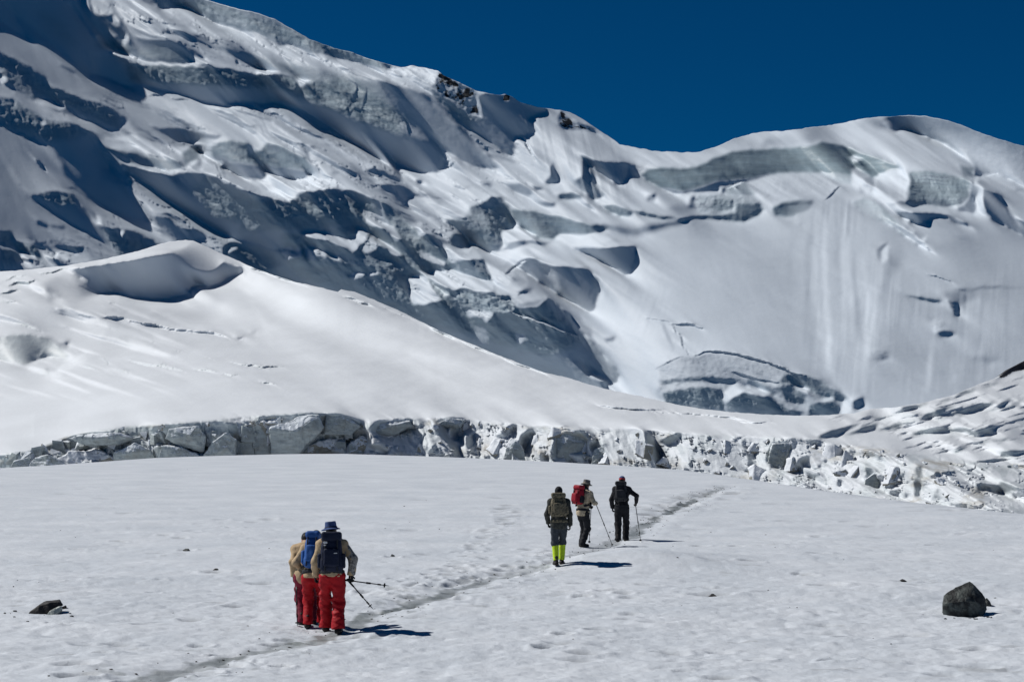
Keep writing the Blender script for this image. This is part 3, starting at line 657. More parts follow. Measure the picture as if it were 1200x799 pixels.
# ------------------------------------------------------------------ the nearer glacier: snow dome, broken ice cliff at its foot, crevassed right hand slope
RIDGE = [(-500,335),(-40,319),(0,318),(20,317),(40,315),(80,311),(120,304),(150,297),(170,292),(190,285),(205,282.5),(218,281),(226,282),(240,288),(262,298),(280,306),(300,315),(320,322),(345,330),(368,335),(396,342),(400,339),(416,342),(440,352),(468,364),(492,376),(516,388),(540,398),(560,406),(576,413),(600,422),(620,430),(640,437),(660,441),(680,447),(700,453),(720,458),(750,464),(780,471),(800,475),(830,480),(860,483),(900,485.6),(940,487),(970,486),(1000,484),(1020,479),(1050,477),(1080,472),(1100,467),(1120,462),(1140,453),(1152,448),(1170,442),(1186,430),(1200,423),(1240,405),(1400,330),(1650,260)]
BANDTOP = [(-500,556),(-20,534),(0,533),(40,528),(80,511),(150,500),(200,497),(260,492),(300,488),(360,484),(400,486),(410,489),(430,496),(470,490),(500,492),(520,490),(560,494),(620,500),(660,500),(700,503),(760,505),(800,508),(870,511),(920,513),(960,516),(1000,522),(1050,528),(1100,536),(1150,541),(1220,546),(1650,600)]
BANDBOT = [(-500,560),(-20,551),(0,549),(60,546),(110,542),(180,537),(250,535),(400,532),(500,535),(600,539),(650,542),(720,546),(800,551),(850,558),(900,566),(1000,581),(1100,593),(1220,605),(1650,650)]
G = Relief(1200, 262, 640, 7, warp=1.0)
X, Y = G.X, G.Y
bt = np.interp(X, *zip(*BANDTOP)); bb = np.interp(X, *zip(*BANDBOT)); rd = np.interp(X, *zip(*RIDGE))
band = np.clip((Y - bt + 2) / 4, 0, 1)
G.E[:] = 0.80
G.E += np.interp(X, [0, 150, 350, 700, 1000, 1200], [-.05, -.03, 0.0, .03, .02, .0])
G.E += 0.025 * fbm(X / 90, Y / 30, 131, 4) + .016 * fbm((X - Y * .4) / 22, (Y + X * .25) / 5, 132, 4)
P = G.p
# west face of the dome in its own shade
P(.50,[(205,293),(228,286),(250,290),(276,304),(290,318),(270,326),(235,330),(205,322)],5)
P(.0,[(82,316),(100,313),(130,309),(160,304),(186,299),(204,297),(214,304),(226,314),(240,318),(252,316),(262,306),(272,308),(284,315),(283,322),(268,322),(260,328),(252,334),(240,338),(232,333),(226,332),(222,344),(204,348),(190,351),(160,349),(152,347),(140,343),(128,342),(112,345),(100,334),(88,322)],1.4,rough=.12)
P(.36,[(204,298),(225,293),(246,296),(262,306),(250,318),(226,316),(210,308)],4)
P(-.05,[(252,334),(262,326),(280,321),(284,315),(280,312),(270,319),(258,324)],.7)
P(.8,[(223,338),(232,333),(244,336),(236,344),(228,349),(224,346)],.6); G.line(-.05,[(222,336),(223,344),(227,349)],2.6)
P(.84,[(84,308),(120,303),(150,297),(190,285),(218,280),(226,283),(212,291),(186,296),(150,302),(120,307),(84,314)],1)
P(.55,[(50,332),(82,318),(100,328),(112,346),(92,352),(70,346),(56,338)],2.5); P(.3,[(84,324),(104,332),(110,346),(96,346)],2.5)
P(.05,[(80,316),(88,320),(96,326),(94,328),(84,320)],.6)
for ln, w in (([(10,335),(22,331),(34,332),(42,328)],4), ([(0,345),(12,342),(22,340)],4), ([(0,355),(9,354),(18,353)],3.4), ([(48,322),(64,318),(80,315)],2.5), ([(2,330),(14,326),(30,322)],1.5)):
    G.line(.08, ln, w, ice=.5)
P(.2,[(34,336),(56,338),(68,348),(70,352),(58,352),(48,342)],1)
P(.5,[(30,358),(60,360),(92,364),(70,368),(45,365)],2); P(.3,[(60,362),(74,364),(70,366)],1)
P(.55,[(0,360),(40,362),(80,370),(56,376),(20,372),(0,372)],3)
P(.22,[(56,374),(80,376),(100,380),(120,386),(136,394),(154,398),(140,399),(122,394),(108,388),(84,382)],1.1,ice=.2)
P(.6,[(80,384),(108,392),(120,398),(90,398),(70,390)],3)
P(.08,[(130,398),(148,402),(154,407),(146,406)],.6,ice=.3); P(.3,[(154,403),(176,408),(192,414),(208,417),(194,417),(174,412)],.9)
G.line(.1,[(122,372),(134,372.5),(148,374)],2.8); G.line(.08,[(148,375),(160,378),(180,382),(196,385),(220,388),(240,389),(250,390.5),(258,392.5),(268,396.5)],3)
P(.05,[(276,394),(287,395),(285,398.5),(278,398)],.4); P(.1,[(294,389),(301,386),(297,391)],.4); G.line(.8,[(268,397),(280,399),(290,397),(298,391)],1.6)
P(.50,[(-14,352),(60,358),(110,372),(160,396),(130,408),(86,396),(40,388),(-14,392)],5)
P(-.08,[(-14,398),(16,392),(40,392),(60,398),(70,406),(82,418),(74,422),(60,418),(40,422),(30,428),(16,424),(-14,420)],1,ice=.5,rough=1)
P(.1,[(72,400),(82,400),(80,407)],.5); P(.1,[(38,434),(56,432),(61,440),(44,441)],.7,ice=.3,rough=.6); G.line(.12,[(16,376),(30,381),(48,389)],3.4,ice=.4)
P(.86,[(56,440),(80,424),(100,414),(112,416),(96,424),(70,440)],1)
P(.6,[(-14,428),(40,428),(60,444),(30,452),(-14,456)],4)
for ln, w in (([(152,423),(176,428),(192,429),(216,436)],2.6), ([(96,430),(104,431),(112,433)],2), ([(136,433),(146,435),(152,437)],1.6), ([(228,432.5),(242,434),(256,437)],2.4), ([(262,438),(272,440),(278,439)],2), ([(304,447),(314,448),(322,450)],2), ([(271,425),(290,428),(312,430),(333,430)],1.8), ([(240,419),(250,421)],1.4), ([(122,420),(128,426),(124,428)],1.6), ([(130,372),(134,374)],2), ([(176,401),(184,403)],2), ([(206,411),(212,413)],1.6), ([(128,355),(135,356)],3)):
    G.line(.12, ln, w, ice=.4)
P(.50,[(228,352),(250,350),(262,360),(246,368),(230,364)],5); P(.62,[(370,340),(400,352),(436,372),(430,392),(396,392),(370,376)],12)
P(.84,[(280,336),(296,350),(310,372),(322,404),(314,398),(304,375),(290,352)],1.8); P(.72,[(262,350),(290,356),(306,382),(300,390),(280,374)],4)
P(.83,[(492,378),(497,386),(496,398),(490,392)],1.4)
for ln, w in (([(294,315.5),(304,317),(318,320.5)],2.6), ([(324,324),(334,327),(346,331)],2.6), ([(352,334),(360,336)],1.6), ([(404,349),(412,350.5),(420,352)],3.4), ([(418,355),(428,356),(436,358)],2.2), ([(452,361),(456,363)],2.2),([(468,368),(472,369)],2.2),([(480,373),(484,374)],2.2), ([(506,384),(518,390),(530,397)],5), ([(544,401),(560,408),(576,415)],1.8), ([(590,420),(610,428),(640,439)],1.6)):
    G.line(.1, ln, w, ice=.3)
G.line(.3,[(700,476),(720,477),(745,479),(780,481)],1.3); G.line(.3,[(830,487),(860,490),(876,492)],1.2); G.line(.3,[(868,494),(886,495.5),(905,494.5)],1.4); G.line(.35,[(760,482),(820,486),(866,489)],1.2)
lb = fbm(X / 60 + .5, (Y - .32 * X) / 7, 133, 4)
lm = np.clip((230 - X) / 120, 0, 1) * np.clip((Y - 328) / 12, 0, 1) * np.clip((470 - Y) / 30, 0, 1)
G.E -= lm * np.clip(lb - .06, 0, .5) * 1.1
# right hand slope: strips of bare ice and crevasses
P(.4,[(1166,444),(1180,434),(1188,428),(1206,420),(1206,431),(1190,435),(1178,441)],.6,rock=1.0,rough=1)
for q in ([(1120,465),(1130,459),(1143,456),(1142,459),(1130,462)],[(1148,454.5),(1172,447),(1160,452)],[(960,510.5),(980,504),(1000,498),(1004,499),(990,505),(982,511),(960,513)],[(988,510.5),(1002,506),(1012,500),(1028,496),(1026,503),(1008,507)],[(1024,490),(1056,480),(1088,472),(1086,474.5),(1060,482.5),(1028,492)],[(1026,505.5),(1046,499),(1056,496),(1054,499.5),(1040,503)],[(1056,488),(1070,486),(1072,487.4),(1058,489.6)],[(1080,491),(1088,483),(1104,478),(1124,475),(1108,480),(1104,487),(1088,488.6)],[(1052,496.5),(1072,492),(1082,490),(1070,495),(1056,499)],[(1104,487.5),(1128,480),(1140,476),(1164,471),(1164,474.4),(1148,479.5),(1132,484),(1112,486.6)],[(1152,484.5),(1172,476),(1176,470),(1190,465),(1180,470),(1176,476),(1160,482.6)],[(1176,478),(1190,475),(1188,478)],[(1190,470),(1197,470),(1195,473)],[(1066,509),(1080,503),(1104,500),(1132,502),(1140,505),(1164,499),(1168,500.5),(1164,508),(1140,511),(1132,506),(1108,505),(1084,509.6)],[(1168,530),(1176,527),(1204,528),(1192,534),(1176,537)],[(1116,530.5),(1122,526),(1133,526),(1120,532)],[(1166,514.5),(1186,512.5),(1176,516.6)],[(1134,520.5),(1150,518),(1167,516.4),(1150,520)],[(1092,491),(1112,490),(1104,493)],[(1120,488),(1128,488),(1126,490)],[(1104,511),(1124,510),(1126,512)],[(1024,470),(1040,472),(1050,478),(1030,484)],[(1100,470),(1114,467),(1110,470)]):
    G.p(.10, q, .5, ice=.7, rough=.5)
G.p(.45,[(1024,474),(1060,480),(1050,486),(1010,494)],1.5)
G.line(.12,[(1098,542),(1112,543),(1126,547),(1146,541),(1180,538),(1194,536)],2.4,ice=.5)
P(.6,[(1180,490),(1206,480),(1206,524),(1186,520)],4)
srn = fbm((X - Y * .9) / 30, (Y + X * .3) / 3.5, 141, 4)
right = np.clip((X - 960) / 60, 0, 1) * np.clip((bt - Y) / 8, 0, 1) * np.clip((Y - 430) / 20, 0, 1)
G.E -= right * np.clip(srn - .22, 0, 1) * 1.6
# the broken band
ang = fbm(X / 40, Y / 25, 151, 2) * 9
wx = X + ang + 5 * fbm(X / 9, Y / 9, 158, 3); wy = Y + 5 * fbm(X / 11, Y / 9, 159, 3)
cell, cb = voro(wx / 30, (wy - .12 * X) / 19, 152)
cell2, cb2 = voro(wx / 12, wy / 9, 153)
leftness = np.clip((455 - X) / 60, 0, 1)
pits = np.clip(fbm(wx / 30, wy / 17, 156, 4, .5) - .14, 0, .35) / .35
Er = .79 + .10 * (cell - .5) - 1.0 * pits * np.clip(.4 + 1.2 * fbm(X / 6, Y / 5, 157, 3), 0, 1) + .10 * fbm(X / 14, Y / 10, 160, 3)
El = .40 + .45 * (cell - .5) + .25 * (cell2 - .5) - .30 * np.clip(1 - cb / .09, 0, 1)
Eb = Er * (1 - leftness) + El * leftness + (.10 * leftness + .03) * fbm(X / 4, Y / 4, 154, 4)
mb = band * np.clip((BANDBOT[-1][1] + 80 - Y) / 30, 0, 1)
G.E = G.E * (1 - mb) + Eb * mb
dirty = np.clip(fbm(X / 30, Y / 16, 155, 4) * 2.6 - .35, 0, .8) * mb
G.ice = np.maximum(G.ice, mb * np.clip(.2 + .55 * leftness + .4 * (cell2 - .5), 0, 1))
# named features of the band
for e, q, ic in (
  (.06,[(0,541),(30,531),(60,524),(80,512),(104,508),(130,510),(146,508),(160,514),(150,520),(128,524),(100,524),(82,530),(66,534),(40,545),(0,548)],.7),
  (.10,[(82,512),(108,508),(140,507),(158,514),(148,519),(122,524),(100,522)],.7),
  (.72,[(20,534),(56,528),(78,527),(66,534),(40,536)],.1),
  (.74,[(68,540),(90,527),(128,528),(136,536),(118,543),(80,543)],.1), (.12,[(114,538),(136,531),(141,540),(120,543)],.7),
  (.12,[(30,549),(42,535),(58,533),(84,545),(60,549)],.8),
  (.22,[(137,530),(160,518),(178,528),(182,540),(146,541)],.9), (.10,[(168,520),(182,534),(183,540),(172,540)],.9),
  (.75,[(158,514),(186,512),(186,524),(178,526),(166,518)],.1),
  (.25,[(186,539),(190,520),(214,524),(240,534),(206,540)],.9),
  (.05,[(176,508),(196,503),(206,516),(186,516)],.7),
  (.20,[(196,502),(232,498),(240,510),(240,530),(214,523),(200,514)],.9), (.08,[(198,514),(206,510),(212,522),(202,521)],.8),
  (.34,[(240,532),(250,519),(266,508),(278,516),(278,533)],.5), (.12,[(266,500),(280,504),(280,530),(274,516)],.9),
  (.25,[(280,531),(282,520),(296,514),(300,500),(318,503),(318,531)],.9), (.08,[(318,504),(324,510),(322,530),(318,530)],.9),
  (.14,[(320,500),(352,488),(376,487),(382,500),(364,516),(350,528),(322,531)],.9), (.08,[(376,488),(380,487),(386,505),(382,506)],.9),
  (.12,[(384,486),(402,485),(414,492),(424,498),(412,506),(392,504)],.9),
  (.6,[(300,497),(330,492),(346,489),(330,497),(312,500)],.2), (.7,[(258,492),(290,489),(304,492),(280,497)],.05),
  (.74,[(352,531),(370,522),(398,514),(404,530)],.1), (.1,[(354,532),(368,524),(400,529),(400,533)],.7)):
    G.p(e, q, .6, ice=ic, rough=.9)
for e, q, ic in (
  (.12,[(432,502),(446,494),(460,496),(480,492),(482,500),(466,505),(450,504),(440,508)],.8), (.75,[(404,520),(430,506),(470,510),(490,508),(500,532),(420,532)],.05),
  (.10,[(516,493),(524,490),(544,491),(540,497),(528,497)],.9), (.05,[(530,498),(542,498),(540,508),(532,514),(526,506)],.6),
  (.06,[(430,522),(446,520),(456,528),(462,534),(450,531),(436,526)],.5),
  (.08,[(508,498),(516,500),(522,508),(530,516),(536,524),(542,535),(536,535),(530,524),(520,512)],.6),
  (.18,[(545,514),(552,510),(556,520),(550,524)],.6), (.80,[(556,510),(590,500),(606,496),(604,512),(596,532),(566,534)],.05),
  (.05,[(600,498),(606,500),(594,512),(582,512),(590,508)],.5), (.12,[(612,510),(620,505),(628,508),(618,516),(612,528),(606,530),(608,520)],.6),
  (.82,[(620,520),(640,507),(652,506),(648,520),(644,534),(622,536)],.05), (.05,[(600,532),(607,528),(614,538),(606,539)],.4),(.05,[(632,532),(640,530),(642,538),(634,540)],.4),
  (.16,[(646,536),(648,522),(654,510),(666,505),(684,506),(690,516),(676,520),(660,522),(656,530),(650,538)],.8),
  (.10,[(690,518),(698,515),(702,524),(692,526)],.7), (.78,[(712,512),(730,506),(752,506),(760,520),(770,540),(740,546),(716,538)],.2),
  (.12,[(754,506),(764,514),(772,526),(778,540),(772,548),(764,534),(758,520)],.7), (.15,[(774,516),(790,510),(798,508),(792,516),(780,522)],.7), (.3,[(660,534),(690,534),(686,541),(664,541)],.3)):
    G.p(e, q, .6, ice=ic, rough=.7)
for e, q, ic in (
  (.20,[(868,515),(874,528),(888,546),(884,548),(870,530)],.5), (.74,[(806,552),(820,530),(850,520),(868,516),(880,544),(872,556),(820,552)],.15),
  (.15,[(900,530),(906,518),(924,519),(926,523),(912,526),(904,538),(898,540)],.8), (.72,[(912,540),(930,526),(946,514),(960,518),(980,530),(960,545),(925,548)],.05),
  (.08,[(944,515),(962,518),(954,523)],.7),
  (.06,[(928,548),(940,536),(950,534),(944,542),(934,552),(930,552)],.4), (.06,[(942,550),(954,556),(962,556),(952,560),(944,554)],.4),
  (.80,[(968,546),(990,540),(1010,550),(1020,568),(1000,574),(976,566)],.02),
  (.10,[(1012,545),(1020,550),(1026,560),(1032,566),(1026,570),(1018,564)],.8),
  (.05,[(982,562),(986,562),(985,569),(981,568)],.3),
  (.04,[(1007,530),(1020,530),(1030,533),(1036,538),(1028,540),(1030,536),(1016,533)],.4), (.05,[(996,524),(1002,534),(998,538),(994,530)],.4),
  (.10,[(1072,546),(1080,548),(1082,562),(1078,580),(1072,582),(1070,566),(1074,556)],.6), (.12,[(1040,570),(1052,560),(1060,552),(1056,564),(1046,572)],.6), (.06,[(1042,576),(1054,574),(1052,580),(1044,580)],.4), (.06,[(1060,576),(1068,580),(1062,584)],.4),
  (.03,[(1095,576),(1099,571),(1104,586),(1092,585)],.4),
  (.15,[(1144,566),(1160,570),(1178,564),(1190,574),(1180,578),(1160,574),(1146,576)],.6), (.78,[(1100,556),(1130,552),(1140,570),(1130,590),(1104,580)],.1)):
    G.p(e, q, .6, ice=ic, rough=.8)
G.rock = np.maximum(G.rock, 0)
blk, bkd = voro(X / 8 + .3 * fbm(X / 9, Y / 9, 161), Y / 6, 162)
G.E += G.rough * (.3 + 1.1 * leftness) * (.16 * (blk - .5) + .14 * fbm(X / 4, Y / 4, 163, 4) - .08 * (bkd < .08))
crk = fbm(wx / 16, wy / 11, 164, 4, .55); crm = np.clip(fbm(X / 30, Y / 18, 165, 2) * 3 + .7, 0, 1)
G.E -= mb * (1 - leftness) * crm * .8 * np.clip(1 - np.abs(crk - .05) / .035, 0, 1)
G.E -= mb * leftness * .35 * np.clip(1 - np.abs(fbm(X / 9, Y / 26, 166, 4, .55)) / .05, 0, 1)
G.E = np.where(mb > .5, np.clip(G.E, -.1, .84), G.E)
c0 = 1.0 + .7 * blur(1 - leftness, 3) + 1.5 * (1 - blur(band, 3))
G.E = G.E + (.15 + .35 * mb) * np.clip(G.E - blur(G.E, 2), -.3, .3)
GL = G.solve(c0, 0.2, 5, 0.4, 0.26, 0.08, post=(blur(mb * .8, 2), .25))
GL2 = G.solve(c0, 0.40, 5, 0.45, 0.34, 0.2)
wt = .8 * np.clip((420 - X) / 200, 0, 1) * np.clip((Y - 345) / 40, 0, 1) * np.clip((bt - 4 - Y) / 40, 0, 1); wt = wt * wt * (3 - 2 * wt)
GL2 = GL2 + ((GL - GL2) * wt).sum() / wt.sum()
GL = GL + (GL2 - GL) * wt
# mesh
xs = np.r_[np.arange(-490, -10, 6.), np.arange(-10, 1211, 1.0), np.arange(1215, 1640, 6.)]
vs = np.interp(xs, *zip(*RIDGE)); vs = vs + 0.5 * fbm(xs / 6, xs * 0, 171, 3)
vb = np.interp(xs, *zip(*BANDBOT)) + 22
rows = 330
t = np.linspace(0, 1, rows)
gv = vb[None, :] + (vs - vb)[None, :] * t[:, None]; gx = np.repeat(xs[None, :], rows, 0)
l = sample(G, GL, gx, gv)
out = (xs < -10) | (xs > 1210)
kb = np.ones(61) / 61
l[:, out] = np.apply_along_axis(lambda q: np.convolve(np.pad(q, 30, mode='reflect', reflect_type='odd'), kb, 'valid'), 0, l[:, out])
base = np.log(np.interp(xs, [0, 500, 800, 1200], [200, 200, 185, 150]))
off = base - l[0]
k = np.ones(121) / 121
off = np.convolve(np.pad(off, 60, mode='edge'), k, 'valid')
l = l + off[None, :]
gdep = np.exp(l)
print("glacier depth", gdep.min(), np.median(gdep[-1]), gdep.max(), 'min at foot', gdep[:40].min())
V = unproject(gx, gv, gdep)
top = V[-1]; back = []
for dy, dz in [(3, -0.3), (12, -3), (40, -16), (160, -60)]:
    q = top.copy(); q[:, 1] += dy; q[:, 2] += dz; back.append(q[None])
foot = V[0].copy(); foot[:, 1] -= 3; foot[:, 2] -= 14
V = np.concatenate([foot[None], V] + back, 0)
pad = lambda a: np.concatenate([a[:1], a] + [a[-1:]] * 4, 0)
mat_gl = snow_material("glacier_snow_and_ice", (0.74, 0.78, 0.825), (0.46, 0.53, 0.54), (0.05, 0.048, 0.05), 0.4, 0.12, 0.35, (.36, .325, .255))
glacier = mesh_np("glacier", V, grid_quads(*V.shape[:2]), mat_gl, attrs={"ice": pad(sample(G, G.ice, gx, gv)), "rock": pad(sample(G, G.rock, gx, gv)), "dirt": pad(sample(G, dirty, gx, gv))})
tag(glacier, "smooth white glacier dome ending in a broken cliff of dirty ice blocks", None, None, 'structure')
# ------------------------------------------------------------------ the near snowfield with the trodden path
EDGE = [(-400,552),(-20,549.5),(0,548.5),(60,545),(110,541.5),(180,536.5),(250,534),(330,532),(400,531.5),(500,534.5),(600,538.5),(650,541),(720,545),(800,550.5),(850,557.5),(900,565),(1000,580),(1100,592),(1200,602),(1600,640)]
TRAIL_PX = [(60,850),(170,801),(215,786),(262,771),(330,757),(392,741),(455,714),(500,700),(560,682),(610,669),(655,659),(700,641),(735,629),(760,611),(790,597),(830,578),(850,569)]
DISHES = []          # (x, y, radius, depth): footprints and melt pits
def gp(px, v):
    y = CAM_H * F / (v - HOR)
    return ((px - 600) / F * y, y)
TR = np.array([gp(a, b) for a, b in TRAIL_PX])
# resample the path evenly
_d = np.r_[0, np.cumsum(np.hypot(*np.diff(TR, axis=0).T))]
_s = np.arange(0, _d[-1], 0.25)
TRS = np.stack([np.interp(_s, _d, TR[:, 0]), np.interp(_s, _d, TR[:, 1])], 1)
TRS[:, 0] += 0.10 * np.sin(_s * 0.9) + 0.07 * np.sin(_s * 2.3 + 1)

WEAR_S = [0.25 * np.argmin(np.hypot(TRS[:, 0] - gp(a, b)[0], TRS[:, 1] - gp(a, b)[1])) for a, b in TRAIL_PX]
WEAR_V = [.6, .95, .95, .9, 1.0, .75, 1.0, .95, .6, .45, .4, .5, .8, 1.0, 1.0, .7, .3]
def trail_dist(x, y):
    """signed distance across the path (metres, + to its right) and position along it"""
    sh = x.shape; x = x.ravel(); y = y.ravel()
    best = np.full(x.shape, 1e9); sgn = np.zeros(x.shape); al = np.zeros(x.shape)
    near = np.where((y > TRS[:, 1].min() - 4) & (y < TRS[:, 1].max() + 4) & (np.abs(x - np.interp(y, TRS[:, 1], TRS[:, 0])) < 9))[0]
    xa, ya = x[near], y[near]
    for i in range(0, len(TRS) - 1):
        p = TRS[i]; t = TRS[i + 1] - p; ln = np.hypot(*t); t = t / ln
        m = (np.abs(ya - p[1]) < 4)
        j = near[m]
        dx = x[j] - p[0]; dy = y[j] - p[1]
        a = np.clip(dx * t[0] + dy * t[1], 0, ln)
        ex = dx - a * t[0]; ey = dy - a * t[1]
        d = np.hypot(ex, ey)
        b = d < best[j]
        jb = j[b]
        best[jb] = d[b]; sgn[jb] = np.sign(dx * t[1] - dy * t[0])[b]; al[jb] = i * 0.25
    return (best * np.where(sgn == 0, 1, sgn)).reshape(sh), al.reshape(sh)

def base_h(x, y):
    px = 600 + F * x / np.maximum(y, 8)
    ve = np.interp(px, *zip(*EDGE))
    m = (ve - HOR) / F
    a = 0.0035
    y1 = CAM_H / m - m / (4 * a)
    over = np.maximum(y - y1, 0)
    roll = np.where(over < 60, a * over ** 2, a * 3600 + 2 * a * 60 * (over - 60) * 0.12)
    h = -roll
    h = h + 0.05 * fbm(x / 9, y / 9, 201, 3) * np.clip((y1 - y) / 20 + .3, 0.1, 1)
    h = h + 0.30 * np.exp(-(((x - 3.0) / 1.9) ** 2 + ((y - 46.6) / 2.0) ** 2))
    h = h + 0.05 * np.exp(-(((x + 1.7) / 1.2) ** 2 + ((y - 32.3) / 1.2) ** 2))
    return h

def ground_detail(x, y, res):
    """h, dirt"""
    def w(lam): return np.clip((lam / np.maximum(res, 1e-3) - 1.2) / 1.6, 0, 1)
    ax = x + 0.5 * fbm(x / 3, y / 3, 210, 2)
    h = 0.055 * fbm(ax / 2.6, y / 2.1, 211, 3) * w(2.2)
    s1 = fbm(ax / 0.85, y / 0.75, 213, 3); h = h + 0.042 * (np.abs(s1) - .25) * w(.8)
    h = h + 0.030 * fbm(x / 0.34, y / 0.3, 215, 3) * w(.3)
    h = h + 0.03 * fbm(x / 5.5, y / 1.6, 216, 3) * w(1.6)
    d, al = trail_dist(x, y)
    wd = 0.20 + 0.08 * fbm(al / 2.3, al * 0, 221, 3)
    edge = d + 0.14 * fbm(x / 0.5, y / 0.5, 222, 3)
    wear = np.interp(al, WEAR_S, WEAR_V) * np.clip(.9 + .7 * fbm(al / 1.6, al * 0 + 3, 223, 3), .3, 1.1)
    core = np.clip((np.maximum(wd, .1) - np.abs(edge)) / .10 + .3, 0, 1)
    trough = np.exp(-(d / 0.5) ** 2)
    h = h - 0.055 * trough + 0.010 * np.exp(-((np.abs(d) - .85) / .3) ** 2)
    foot = fbm(x / 0.22, y / 0.25, 224, 2)
    h = h + 0.022 * core * foot * w(.25)
    side = np.exp(-(d / 1.1) ** 2)
    h = h - 0.028 * side * np.clip(fbm(x / .4, y / .42, 226, 2) - .15, 0, 1) * w(.3)
    dirt = core * wear * np.clip(.95 + .5 * fbm(x / .25, y / .25, 225, 3), 0, 1)
    dirt = np.maximum(dirt, side * np.clip(fbm(x / .35, y / .35, 227, 3) * 2.4 - .75, 0, .6) * w(.35))
    fleck = np.clip(fbm(x / 1.1, y / 0.8, 228, 4, .65) * 3.2 - 1.7, 0, .4) * w(.45)
    return h, dirt, fleck

def make_rows():
    v = np.arange(860, 531.0, -0.62)
    y = CAM_H * F / (v - HOR)
    yn = np.arange(-45, y[0], 1.5)
    yf = y[-1] + np.cumsum(np.full(30, 1.8) * 1.06 ** np.arange(30))
    return np.r_[yn, y, yf]
YR = make_rows()
ui = np.arange(-12, 1213, 1.0)
ul = -12 - np.cumsum(3 * 1.12 ** np.arange(38)); ur = 1212 + np.cumsum(3 * 1.12 ** np.arange(38))
UP = np.r_[ul[::-1], ui, ur]
YG, UG = np.meshgrid(YR, UP, indexing='ij')
XG = (UG - 600) / F * np.where(YG > 20, YG, 20 + 0 * YG)
resy = np.gradient(YR)[:, None] * np.ones_like(XG)
HB = base_h(XG, YG)
HD, DIRT, FLECK = ground_detail(XG, YG, resy)
rg = random.Random(4)
# footprints beside the path, tracks crossing the field and odd melt pits
def track(pts, step, spread, r, dep, seed):
    rr = random.Random(seed); P2 = np.array([gp(a, b) for a, b in pts]); dd = np.r_[0, np.cumsum(np.hypot(*np.diff(P2, axis=0).T))]
    s = 0; k = 0
    while s < dd[-1]:
        x = np.interp(s, dd, P2[:, 0]) + rr.gauss(0, spread) + (.13 if k % 2 else -.13); y = np.interp(s, dd, P2[:, 1]) + rr.gauss(0, spread)
        DISHES.append((x, y, r * rr.uniform(.7, 1.25), dep * rr.uniform(.6, 1.3))); s += step * rr.uniform(.7, 1.4); k += 1
track([(520,672),(560,640),(592,612),(600,590)], .7, .22, .15, .09, 1)
track([(100,640),(180,628),(260,618),(300,606),(345,603)], 1.2, .3, .15, .09, 2)
track([(60,740),(150,735),(230,715),(300,700)], 1.3, .6, .14, .08, 3)
track([(470,700),(540,676),(610,660),(660,648)], .22, .5, .13, .08, 4)
track([(470,722),(540,695),(620,676)], .5, .5, .12, .06, 8)
track([(220,795),(300,766),(360,754),(420,738)], .22, .45, .13, .08, 5)
track([(770,606),(800,588),(850,571)], .35, .5, .16, .1, 6)
track([(640,690),(680,700),(740,690)], .9, .5, .14, .08, 7)
for px, v, r in ((219,644,.16),(253,670,.22),(835,697,.30),(60,682,.16),(104,572,.2),(970,687,.26),(1058,680,.2),(620,643,.2),(640,760,.14),(463,680,.12),(460,652,.14),(890,772,.14),(980,773,.16),(1140,783,.24),(90,795,.2),(700,740,.14),(660,745,.12),(1000,610,.3),(905,590,.3),(870,600,.3),(960,648,.2),(880,660,.2),(820,640,.2),(940,671,.16),(950,672,.14)):
    x, y = gp(px, v); DISHES.append((x, y, r, .10))
for px, v, r in ((1128,721,.62),(52,720,.42)):
    x, y = gp(px, v); DISHES.append((x, y, r, .055))
for k in range(110):
    v = 545 + 250 * rg.random() ** 1.3; px = rg.uniform(0, 1200)
    x, y = gp(px, v); DISHES.append((x, y, rg.uniform(.07, .16) * (1 + y / 90), rg.uniform(.03, .08)))
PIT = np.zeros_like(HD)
for x, y, r, dep in DISHES:
    r = max(r, 0.9 * CAM_H ** -1 * y * y / F * 0.45)
    i0, i1 = np.searchsorted(YR, [y - 3 * r, y + 3 * r]); 
    c = 600 + F * x / y; cw = 3 * r * F / y + 2
    j0, j1 = np.searchsorted(UP, [c - cw, c + cw])
    if i1 <= i0 or j1 <= j0: continue
    xx = XG[i0:i1, j0:j1] - x; yy = YG[i0:i1, j0:j1] - y
    q = (xx / (1.35 * r)) ** 2 + (yy / r) ** 2
    HD[i0:i1, j0:j1] += -dep * np.exp(-q * 1.6) + .3 * dep * np.exp(-((np.sqrt(q) - 1.35) / .35) ** 2)
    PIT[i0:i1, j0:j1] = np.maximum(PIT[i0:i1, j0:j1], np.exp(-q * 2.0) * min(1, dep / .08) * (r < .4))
HG = HB + HD * np.clip((YG - 5) / 10, .2, 1)

def ground_z(x, y):
    """height of the built sheet under a point"""
    i = np.clip(np.searchsorted(YR, y) - 1, 0, len(YR) - 2)
    u = 600 + F * x / max(y, 20)
    j = np.clip(np.searchsorted(UP, u) - 1, 0, len(UP) - 2)
    fy = (y - YR[i]) / (YR[i + 1] - YR[i]); fx = (u - UP[j]) / (UP[j + 1] - UP[j])
    return float((HG[i, j] * (1 - fx) + HG[i, j + 1] * fx) * (1 - fy) + (HG[i + 1, j] * (1 - fx) + HG[i + 1, j + 1] * fx) * fy)

def on_ground(px, v):
    """the point of the snowfield seen at a photo position"""
    z = 0.0
    for _ in range(12):
        y = (CAM_H - z) * F / (v - HOR); x = (px - 600) / F * y
        z = 0.5 * z + 0.5 * ground_z(x, y)
    return Vector((x, y, ground_z(x, y)))

